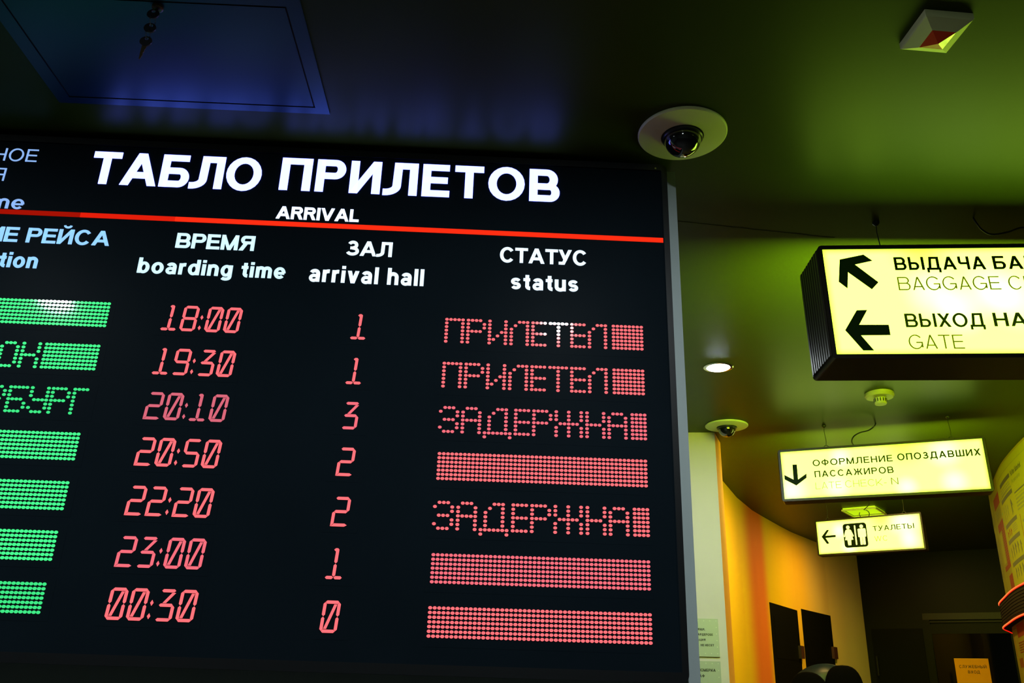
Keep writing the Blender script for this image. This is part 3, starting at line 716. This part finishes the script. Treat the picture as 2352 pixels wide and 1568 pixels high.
fem = [[(.2211 + .0125 * math.cos(a * pi / 8), -.0560 + .0130 * math.sin(a * pi / 8)) for a in range(16)],
       [(.2100, -.0710), (.2330, -.0710), (.2410, -.0780), (.2560, -.1190), (.2480, -.1230), (.2360, -.0960), (.2060, -.0960), (.1940, -.1230), (.1860, -.1190), (.2010, -.0780)],
       [(.2060, -.0900), (.2360, -.0900), (.2500, -.1440), (.1930, -.1440)], [(.2080, -.1400), (.2345, -.1400), (.2320, -.1810), (.2110, -.1810)]]
flat_build(fem, 'woman_figure', 'pictowhite', pc, .0004, .0016)
mal = [[(.3137 + .0125 * math.cos(a * pi / 8), -.0560 + .0130 * math.sin(a * pi / 8)) for a in range(16)],
       rrect(.2860, .2965, -.1290, -.0760, .004), rrect(.3300, .3405, -.1290, -.0760, .004), rrect(.2860, .3405, -.0900, -.0710, .007), rrect(.2955, .3310, -.1300, -.0720, .003),
       rrect(.2955, .3115, -.1830, -.1200, .004), rrect(.3145, .3310, -.1830, -.1200, .004)]
flat_build(mal, 'man_figure', 'pictowhite', pc, .0004, .0016)
sign_text(e, 'ТУАЛЕТЫ', .16, .3900, .6609, .0950, .0345, 'vinyl_mid', .18)
sign_text(e, 'WC', .11, .3925, .4800, .1655, .0345, 'vinyl_pale', .18)
hang(e, .075, 0, .011, Dw); hang(e, .60, 0, .011, Dw)
inv = e.matrix_world.inverted(); b = MB()
b.tube([inv @ Vector((x, y, Z(z))) for x, y, z in ((2.60, 6.13, 1.35), (2.595, 6.13, 1.30), (2.585, 6.12, 1.26))] + [Vector((.335 + .035 * math.cos(a), .04, .035 + .030 * math.sin(a))) for a in [math.radians(90 - 30 * k) for k in range(11)]], .003, 8)
b.build('power_cable', 'wire', e)

# ================================================================== CEILING DEVICES
def cam_dome(loc, label, rz):
    e = empty('dome_camera', (loc[0], loc[1], Z(CZ)), (0, 0, rz)); tag(e, label, 'security camera', 'dome cameras on the ceiling')
    smooth_angle(MB().lathe([(.113, 0), (.115, -.002), (.115, -.006), (.112, -.009), (.06, -.014), (.055, -.014), (.055, 0)], 64).build('mounting_plate', 'white_plastic', e))
    smooth_angle(MB().lathe([(.0525, -.012), (.0525, -.020), (.050, -.023), (.045, -.023), (.045, -.012)], 48).build('dome_ring', 'dome_ring', e))
    prof = [(.0475 * math.cos(math.radians(a)), -.021 - .046 * math.sin(math.radians(a))) for a in range(0, 91, 6)]
    smooth_angle(MB().lathe(prof, 48).build('camera_dome', 'dome', e), 60)
    return e
a1 = cam_dome((.428, 1.885), 'larger, nearer round dome camera on the ceiling beside the arrivals board', 0)
a2 = copy_tree(a1); a2.location = (1.188, 4.538, Z(CZ)); a2['label'] = 'smaller, farther round dome camera on the ceiling above the white pier'

def downlight(loc, label):
    e = empty('downlight', (loc[0], loc[1], Z(CZ))); tag(e, label, 'ceiling light', 'round ceiling downlights')
    smooth_angle(MB().lathe([(.064, 0), (.066, -.002), (.062, -.0042), (.052, -.0045), (.050, -.002), (.050, 0)], 40).build('trim_ring', 'chrome', e))
    smooth_angle(MB().lathe([(.0498, -.0025), (.0475, -.0054), (.03, -.0062), (0, -.0064)], 40).build('lens', 'lamp', e))
    return e
p = downlight((.931, 3.632), 'bright white round downlight on the ceiling between the board and the big sign')
for loc, lab in (((.245, .79), 'round downlight on the ceiling in front of the arrivals board, right one'), ((-1.735, .79), 'round downlight on the ceiling in front of the arrivals board, left one'),
                 ((2.15, 5.45), 'warm round downlight hidden behind the late check-in sign'), ((3.12, 7.35), 'added warm fill light hidden behind the toilets sign')):
    c = copy_tree(p); c.location = (loc[0], loc[1], Z(CZ)); c['label'] = lab
    if 'hidden' in lab:  # added unseen lights, warm to fill the orange wall
        for ch in COL.objects:
            if ch.parent == c and ch.name.startswith('lens'): ch.data = ch.data.copy(); ch.data.materials[0] = M['added_warm']

e = empty('smoke_detector', (1.776, 3.926, Z(CZ)), (0, 0, .3)); tag(e, 'small white smoke detector with a round nose, on the ceiling below the big sign', 'smoke detector')
b = MB(); n = 72
prof = [(.066, 0), (.067, -.012), (.060, -.022), (.030, -.025)]; vs = []; fs = []
for r, z in prof:
    for k in range(n):
        a = 2 * pi * k / n; rr = r * (1 + .035 * math.cos(3 * a)) if r > .05 else r; vs.append((rr * math.cos(a), rr * math.sin(a), z))
for i in range(3):
    for k in range(n): fs.append((i * n + k, i * n + (k + 1) % n, (i + 1) * n + (k + 1) % n, (i + 1) * n + k))
fs.append(tuple(range(n))); fs.append(tuple(range(3 * n, 4 * n))); b.add(vs, fs)
smooth_angle(b.build('detector_base', 'cream_plastic', e))
smooth_angle(MB().lathe([(.028, -.024), (.028, -.052), (.025, -.056), (0, -.057)], 36).build('detector_nose', 'cream_plastic', e))
b = MB()
for k in range(14): a = 2 * pi * k / 14; b.tube([(.0285 * math.cos(a), .0285 * math.sin(a), -.029), (.0285 * math.cos(a), .0285 * math.sin(a), -.045)], .0022, 5)
b.build('detector_vents', 'dome_ring', e)

# square beacon
e = empty('alarm_beacon', (.9005, 1.4805, Z(CZ)), (0, 0, math.radians(4.3))); tag(e, 'square white ceiling beacon with a dark red glass centre, at the upper right', 'alarm beacon')
def sq(h, z, r=.0): return [(-h, -h, z), (h, -h, z), (h, h, z), (-h, h, z)]
def frustum(levels):
    b = MB(); vs = []; fs = []
    for h, z in levels: vs += sq(h, z)
    for i in range(len(levels) - 1):
        for k in range(4): fs.append((i * 4 + k, i * 4 + (k + 1) % 4, i * 4 + 4 + (k + 1) % 4, i * 4 + 4 + k))
    fs.append((0, 1, 2, 3)); L = len(levels) * 4 - 4; fs.append((L, L + 1, L + 2, L + 3)); b.add(vs, fs); return b
frustum([(.0535, 0), (.0535, -.0135), (.0515, -.0165), (.0275, -.0300)]).build('beacon_housing', 'white_plastic', e)
frustum([(.0268, -.0296), (.0262, -.0305), (.0015, -.0400)]).build('beacon_lens', 'red_glass', e)

# square panel far back, given its own yellow green emission
e = empty('square_ceiling_panel', (2.81, 6.76, Z(CZ)), (0, 0, math.radians(-37))); tag(e, 'square yellow green ceiling panel showing between the two farther signs', 'ceiling light')
b = MB(); frame_ring(b, rrect(-.13, .13, -.16, .16, .006), rrect(-.12, .12, -.15, .15, .004), 0, .012)
o = b.build('square_frame', 'white_plastic', e); o.rotation_euler = (-pi / 2, 0, 0); o.location = (0, 0, -.012)
MB().box(-.12, .12, -.15, .15, -.008, -.001).build('lamp_lens', 'square_panel', e)

# ceiling hatch
e = empty('ceiling_hatch', (-.5175, 1.82, Z(CZ)), (0, 0, math.radians(1.3))); tag(e, 'blue lit metal ceiling hatch with a raised rim at the upper left', 'hatch')
X0, X1, Y0, Y1 = -.62, 0, -.352, 0
b = MB()
def zring(b, o4, i4, z0, z1):
    (ox0, ox1, oy0, oy1), (ix0, ix1, iy0, iy1) = o4, i4
    b.box(ox0, ox1, oy0, iy0, z0, z1); b.box(ox0, ox1, iy1, oy1, z0, z1); b.box(ox0, ix0, iy0, iy1, z0, z1); b.box(ix1, ox1, iy0, iy1, z0, z1)
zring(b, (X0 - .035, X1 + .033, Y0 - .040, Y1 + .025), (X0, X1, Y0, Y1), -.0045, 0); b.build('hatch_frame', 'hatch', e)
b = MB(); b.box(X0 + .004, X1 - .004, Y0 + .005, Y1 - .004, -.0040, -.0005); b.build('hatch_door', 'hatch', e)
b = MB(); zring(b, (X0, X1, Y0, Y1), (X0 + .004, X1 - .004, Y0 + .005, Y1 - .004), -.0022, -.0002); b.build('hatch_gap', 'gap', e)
MB().lathe([(.012, -.002), (.012, -.008), (.009, -.010), (0, -.010)], 24, (-.799 + .5175, 1.48 - 1.82 + .006, -.002)).build('hatch_lock', 'key_metal', e)
kb = empty('key_bunch', (-.799, 1.482, Z(1.339))); tag(kb, 'bunch of three dark keys hanging from the ceiling hatch lock', 'keys')
def keyshape(zc, dx, ang, name, blade=True):
    k = empty  # each key is one mesh: round head with a hole, and a toothed blade
    b = MB(); hd = [(.0135 * math.cos(a * pi / 12), .0125 * math.sin(a * pi / 12)) for a in range(24)]; hi = [(.0045 * math.cos(a * pi / 12), .006 + .0035 * math.sin(a * pi / 12)) for a in range(24)]
    frame_ring(b, hd, hi, -.0016, .0016); b.build(name + '_head', 'key_black', kb, loc=(dx, 0, zc)).rotation_euler = (0, ang, 0)
    if blade:
        b = MB(); pts = [(-.005, -.011), (.005, -.011), (.0045, -.020), (.003, -.023), (.004, -.027), (.002, -.031), (.003, -.035), (.0005, -.046), (-.002, -.047), (-.004, -.03)]
        b.prism(pts, -.001, .001); b.build(name + '_blade', 'key_metal', kb, loc=(dx, 0, zc)).rotation_euler = (0, ang, 0)
keyshape(-.012, 0, 0, 'key', False)
b = MB(); b.tube([(0, 0, .003), (0, 0, -.002)], .002); b.build('key_blade', 'key_metal', kb)
keyshape(-.050, .000, .35, 'key', False)
b = MB(); b.tube([(.002, .013 * math.cos(a * pi / 8), -.030 + .016 * math.sin(a * pi / 8)) for a in range(17)], .0009, 6); b.build('key_ring', 'chrome', kb)
keyshape(-.086, -.002, .10, 'key')
b = MB(); b.tube([(-.001, .010 * math.cos(a * pi / 8), -.068 + .013 * math.sin(a * pi / 8)) for a in range(17)], .0009, 6); b.build('key_ring', 'chrome', kb)

# ================================================================== CURVED COLLAGE WALL (right)
RP = [(4.9, 7.15), (4.3, 6.98), (3.86, 6.66), (3.62, 6.36), (3.438, 6.09), (3.231, 5.636), (3.074, 5.272), (2.965, 4.975), (2.848, 4.591), (2.765, 4.20), (2.705, 3.80), (2.68, 3.3), (2.70, 2.7)]
def catmull(P, n=8):
    out = []
    for i in range(len(P) - 1):
        p0 = Vector(P[max(i - 1, 0)]); p1 = Vector(P[i]); p2 = Vector(P[i + 1]); p3 = Vector(P[min(i + 2, len(P) - 1)])
        for k in range(n):
            t = k / n; out.append(.5 * ((2 * p1) + (p2 - p0) * t + (2 * p0 - 5 * p1 + 4 * p2 - p3) * t * t + (3 * p1 - p0 - 3 * p2 + p3) * t ** 3))
    out.append(Vector(P[-1])); return out
RC = catmull(RP); RS = [0]
for a, c in zip(RC, RC[1:]): RS.append(RS[-1] + (c - a).length)
def rpt(s, off=0.):
    s = min(max(s, 0), RS[-1] - 1e-6); i = max(k for k in range(len(RS) - 1) if RS[k] <= s)
    t = (s - RS[i]) / (RS[i + 1] - RS[i]); p = RC[i].lerp(RC[i + 1], t)
    def tn(k):
        a = RC[max(k - 1, 0)]; c = RC[min(k + 1, len(RC) - 1)]; d = (c - a).normalized(); return Vector((d.y, -d.x))
    n = tn(i).lerp(tn(i + 1), t).normalized(); return p + n * off
# the normal must point to the passage (toward smaller x)
RSIGN = 1 if (rpt(2, .1) - rpt(2, 0)).x < 0 else -1
def U(x, y):
    best = min(range(len(RC)), key=lambda k: (RC[k] - Vector((x, y))).length); return RS[best]
def rw(s, z, off):
    q = rpt(s, off * RSIGN); return (q.x, q.y, Z(z))
o = thick_wall([(v.x, v.y) for v in RC], 0, Z(CZ), .2, -RSIGN if (lambda: True)() else 1, 'wall_right', 'paper3')
# make sure the thickness goes behind the face
d0 = (RC[1] - RC[0]).normalized()
bpy.data.objects.remove(o)
nrm = rpt(2, .1) - rpt(2, 0); i2 = max(k for k in range(len(RS)) if RS[k] <= 2); d0 = (RC[i2 + 1] - RC[i2]).normalized(); left = Vector((-d0.y, d0.x))
o = thick_wall([(v.x, v.y) for v in RC], 0, Z(CZ), .2, -1 if left.dot(nrm * RSIGN) > 0 else 1, 'wall_right', 'paper3')
struct(o, 'big rounded wall papered with a collage of printed cards, at the right edge')
smooth_angle(o, 40)
def rrectw(s0, s1, z0, z1, off, th, name, m, par, step=.06):
    n = max(1, int(abs(s1 - s0) / step)); b = MB(); vs = []
    for k in range(n + 1):
        s = s0 + (s1 - s0) * k / n
        for zz, oo in ((z0, off), (z1, off), (z1, off + th), (z0, off + th)): vs.append(rw(s, zz, oo))
    fs = [(0, 1, 2, 3), (4 * n, 4 * n + 3, 4 * n + 2, 4 * n + 1)]
    for k in range(n):
        for j in range(4): fs.append((4 * k + j, 4 * k + (j + 1) % 4, 4 * k + 4 + (j + 1) % 4, 4 * k + 4 + j))
    b.add(vs, fs); return b.build(name, m, par)
def rpolys(polys, off, th, name, m, par):
    b = MB()
    for p in polys:
        n = len(p); vs = [rw(x, z, off + th) for x, z in p] + [rw(x, z, off) for x, z in p]
        b.add(vs, [tuple(range(n)), tuple(range(2 * n - 1, n - 1, -1))] + [(i, i + n, (i + 1) % n + n, (i + 1) % n) for i in range(n)])
    return b.build(name, m, par)
uA = U(3.159, 5.468); uB = U(3.322, 5.836); uE = U(2.74, 4.0); uR = U(2.972, 4.997); uL = U(3.135, 5.41)
ZT = .62
# safety card poster
e = empty('wall_poster'); tag(e, 'large pale safety poster with dark heading bars above the red light strip', 'poster', 'collage posters')
rrectw(uA, uE, ZT, 1.335, .001, .001, 'poster_sheet', 'paper', e)
e.location = (0, 0, 0)
rrectw(uA + .02, uE - .05, 1.288, 1.290, .0022, .0004, 'poster_rule', 'ink_soft', e)
for k, (z0, s1, mm) in enumerate(((1.226, uR, 'ink'), (1.134, uR, 'ink'), (.980, uR, 'ink'), (.885, uR, 'ink'), (.752, uR + .03, 'ink'))):
    rrectw(uL - (.0 if k else -.05), s1, z0, z0 + .024, .0022, .0004, 'heading_bar', mm, e)
def fix(polys): return polys
rpolys(text_polys('Für Ihre Sicherheit', .15, uR + .03, uR + .29, 1.222, .030, .10), .0022, .0004, 'poster_title', 'ink', e)
rpolys(text_polys('For your safety', .10, uR + .03, uR + .24, 1.180, .022, .12), .0022, .0004, 'poster_title', 'ink_soft', e)
rrectw(uR + .05, uE - .05, 1.115, 1.122, .0022, .0004, 'poster_rule', 'ink', e)
rrectw(uR + .05, uE - .05, 1.098, 1.101, .0022, .0004, 'poster_rule', 'ink_soft', e)
# rows of printed lines, little figures and green marks
def scribble(s0, s1, z0, z1, n, name, m, seed, tall=False):
    rnd = random.Random(seed); b = []
    if tall:
        for k in range(n):
            s = s0 + (s1 - s0) * (k + .5) / n; w_ = (s1 - s0) / n * rnd.uniform(.12, .22); zt = z1 - rnd.uniform(0, .15) * (z1 - z0); zb = z0 + rnd.uniform(0, .2) * (z1 - z0); hh = zt - zb
            b.append([(s + w_ * .8 * math.cos(a * pi / 4), zt - w_ + w_ * math.sin(a * pi / 4)) for a in range(8)])
            b.append([(s - w_, zt - .18 * hh), (s + w_ * 1.1, zt - .16 * hh), (s + w_ * .7, zt - .55 * hh), (s - w_ * .6, zt - .55 * hh)])
            b.append([(s - w_ * .6, zt - .55 * hh), (s, zt - .55 * hh), (s - w_ * .1, zb), (s - w_ * .6, zb)])
            b.append([(s + w_ * .1, zt - .55 * hh), (s + w_ * .7, zt - .55 * hh), (s + w_ * 1.1, zb + .1 * hh), (s + w_ * .6, zb + .1 * hh)])
            b.append([(s + w_, zt - .2 * hh), (s + w_ * 2.1, zt - .42 * hh), (s + w_ * 1.9, zt - .47 * hh), (s + w_ * .9, zt - .3 * hh)])
    else:
        for k in range(n):
            z = z1 - (z1 - z0) * (k + .5) / n; s = s0; hgt = (z1 - z0) / n * .42
            while s < s1 - .012:
                l_ = rnd.uniform(.015, .05); b.append([(s, z - hgt / 2), (min(s + l_, s1), z - hgt / 2), (min(s + l_, s1), z + hgt / 2), (s, z + hgt / 2)]); s += l_ + .006
    if tall:
        for k in range(n): rpolys(b[k * 5:k * 5 + 5], .0022, .0004, name, m, e)
        return
    return rpolys(b, .0022, .0004, name, m, e)
scribble(uL + .05, uR - .03, 1.172, 1.215, 3, 'printed_lines', 'ink_soft', 1)
scribble(uL - .06, uR, 1.165, 1.178, 1, 'printed_lines', 'ink_soft', 2)
scribble(uR - .14, uR - .02, 1.010, 1.120, 1, 'illustration', 'ink', 3, True)
scribble(uL + .02, uR - .18, 1.015, 1.118, 3, 'illustration', 'ink_soft', 4, True)
scribble(uL - .07, uL - .05, 1.00, 1.11, 3, 'printed_marks', 'ink_green', 5)
scribble(uL + .02, uR - .20, .915, .970, 3, 'illustration', 'redink', 6, True)
scribble(uR - .16, uR - .03, .925, .972, 4, 'printed_lines', 'ink_soft', 7)
scribble(uL + .02, uR + .02, .790, .875, 5, 'illustration', 'ink', 8, True)
scribble(uL - .06, uL - .04, .79, .87, 3, 'printed_marks', 'ink_green', 9)
scribble(uL + .06, uR + .04, .665, .745, 5, 'illustration', 'ink', 10, True)
rpolys([[(uR + .08, .985), (uE - .06, .985), (uE - .06, .990), (uR + .08, .990)], [(uR + .08, .70), (uR + .086, .70), (uR + .086, .99), (uR + .08, .99)]], .0022, .0004, 'poster_box', 'redink', e)
scribble(uR + .12, uE - .08, .72, .96, 8, 'printed_lines', 'ink_soft', 11)
scribble(uR + .06, uE - .06, 1.01, 1.09, 4, 'printed_lines', 'ink_soft', 12)
# narrow red banded card
e = empty('wall_poster'); tag(e, 'narrow poster with red printed blocks, left of the large pale safety poster', 'poster', 'collage posters')
rrectw(uB - .08, uA, ZT, 1.30, .0005, .0008, 'poster_sheet', 'paper2', e)
rrectw(uB + .01, uA, 1.175, 1.246, .0016, .0005, 'red_block', 'redink', e)
scribble(uB + .03, uA - .04, 1.085, 1.165, 6, 'illustration', 'ink_soft', 13, True)
rrectw(uB + .02, uA, 1.025, 1.075, .0016, .0005, 'red_block', 'redink', e)
rrectw(uB + .18, uA, .800, 1.030, .0016, .0005, 'red_block', 'redink', e)
rrectw(uB + .02, uB + .15, .82, 1.01, .0016, .0005, 'printed_panel', 'paper', e)
rrectw(uB + .02, uA, .775, .805, .0016, .0005, 'red_block', 'redink', e)
rrectw(uB + .15, uA, ZT, .735, .0016, .0005, 'red_block', 'redink', e)
b = []
for k in range(14): z = 1.02 - k * .0155; b.append([(uB + .20, z), (uA - .03, z), (uA - .03, z + .002), (uB + .20, z + .002)])
rpolys(b, .0022, .0003, 'printed_lines', 'paper2', e)
# far left strip
e = empty('wall_poster'); tag(e, 'faded card with grey scribbles at the far left edge of the rounded wall', 'poster', 'collage posters')
rrectw(uB - .62, uB - .09, ZT, 1.29, .0005, .0008, 'poster_sheet', 'paper2', e)
scribble(uB - .40, uB - .12, 1.08, 1.18, 7, 'illustration', 'ink_soft', 14, True)
scribble(uB - .40, uB - .12, .75, 1.02, 16, 'printed_lines', 'ink_soft', 15)
# below the ticker
ZB = .44
e = empty('wall_poster'); tag(e, 'faded poster with red blocks on the rounded wall, below the red light strips', 'poster', 'collage posters')
rrectw(uB - .5, uE, -.4, ZB, .0005, .0008, 'poster_sheet', 'paper3', e)
rrectw(uB + .04, uA + .08, .365, ZB, .0016, .0005, 'red_block', 'redink', e)
rrectw(uB - .35, uB + .0, .425, .432, .0016, .0005, 'poster_rule', 'ink', e)
rrectw(uB - .20, uB - .185, .26, .40, .0016, .0005, 'poster_rule', 'redink', e)
scribble(uB + .02, uA + .05, .27, .34, 5, 'printed_lines', 'redink', 16)
rpolys([[(uB - .1 + k * .05, .19), (uB - .1 + k * .05 + .032, .19), (uB - .1 + k * .05 + .032, .245), (uB - .1 + k * .05, .245)] for k in range(4)], .0016, .0005, 'red_lettering', 'redink', e)
scribble(uB - .05, uA + .1, .09, .125, 2, 'printed_lines', 'ink_soft', 17)
scribble(uA + .06, uE, .10, .40, 14, 'printed_lines', 'ink_soft', 18)
# LED ticker band
tk = empty('led_ticker_band'); tag(tk, 'dark ticker band with glowing red light strips around the rounded wall', 'light band')
RB0, RB1 = .449, .602; OF = .05
s0, s1 = RS[-1] * .02, RS[-1] * .98
rrectw(s0, s1, RB0, RB1, .002, OF - .002, 'band_housing', 'ring', tk, .05)
b = MB()
for k in range(9):
    z = RB0 + .018 + k * .0175
    n = 60; vs = []
    for i in range(n + 1):
        s = s0 + (s1 - s0) * i / n
        for zz, oo in ((z, OF), (z + .004, OF), (z + .002, OF + .003)): vs.append(rw(s, zz, oo))
    b.add(vs, [(3 * i + j, 3 * i + (j + 1) % 3, 3 * i + 3 + (j + 1) % 3, 3 * i + 3 + j) for i in range(n) for j in range(3)])
b.build('band_ribs', 'ring', tk)
for z, nm in ((RB1 - .002, 'upper'), (RB0 - .004, 'lower')):
    rrectw(s0, s1, z - .002, z + .010, OF - .001, .004, 'light_strip', 'led_red_dim', tk, .05)
    b = MB(); s = s0 + .01
    while s < s1:
        vs = []
        for zz in (z + .001, z + .0075):
            for ss, oo in ((s - .006, OF + .002), (s + .006, OF + .002), (s + .004, OF + .0065), (s - .004, OF + .0065)): vs.append(rw(ss, zz, oo))
        b.add(vs, [(0, 3, 2, 1), (4, 5, 6, 7), (0, 1, 5, 4), (1, 2, 6, 5), (2, 3, 7, 6), (3, 0, 4, 7)]); s += .030
    b.build('light_beads', 'led_red', tk)

# ================================================================== tall padded seat near the doors
e = empty('padded_chair', (2.11, 6.0, 0), (0, 0, math.radians(-12))); tag(e, 'tall padded chair with two rounded black pads and a silver shell', 'chair')
def blob(cx, cy, cz, rx, ry, rz, p=2.6, n=28, m_=16):
    b = MB(); vs = []; fs = []
    def sg(v, e_): return math.copysign(abs(v) ** e_, v)
    for i in range(m_ + 1):
        th = -pi / 2 + pi * i / m_
        for k in range(n):
            ph = 2 * pi * k / n; q = 2 / p
            vs.append((cx + rx * sg(math.cos(th), q) * sg(math.cos(ph), q), cy + ry * sg(math.cos(th), q) * sg(math.sin(ph), q), cz + rz * sg(math.sin(th), q)))
    for i in range(m_):
        for k in range(n): fs.append((i * n + k, i * n + (k + 1) % n, (i + 1) * n + (k + 1) % n, (i + 1) * n + k))
    b.add(vs, fs); return b
smooth_angle(blob(-.115, -.02, 1.395, .135, .07, .185, 2.3).build('head_pad', 'pad', e), 180)
smooth_angle(blob(.105, -.03, 1.42, .122, .07, .205, 2.7).build('head_pad', 'pad', e), 180)
b = MB(); N1, N2 = 22, 14; vs = []; fs = []
for j in range(N2 + 1):
    for i in range(N1 + 1):
        u = -1 + 2 * i / N1; v = j / N2
        x = .17 * u; top = 1.635 - .06 * abs(u) ** 2.2 + .012 * u; z = .55 + (top - .55) * v; y = .10 - .06 * (1 - u * u) * (1 - .2 * v) + (.04 * (v ** 8))
        vs.append((x, y, z))
for j in range(N2):
    for i in range(N1): a = j * (N1 + 1) + i; fs.append((a, a + 1, a + N1 + 2, a + N1 + 1))
b.add(vs, fs); o = b.build('back_shell', 'shell', e); smooth_angle(o, 60); sm = o.modifiers.new('thick', 'SOLIDIFY'); sm.thickness = .03
smooth_angle(blob(0, .0, .95, .22, .09, .36, 3.2).build('backrest', 'pad', e), 180)
smooth_angle(blob(0, -.28, .50, .26, .30, .09, 3.2).build('seat', 'pad', e), 180)
for sx in (-1, 1): smooth_angle(blob(sx * .30, -.22, .60, .06, .32, .10, 3.5).build('armrest', 'pad', e), 180)
smooth_angle(blob(0, -.2, .22, .28, .34, .22, 4).build('chair_base', 'pad', e), 180)
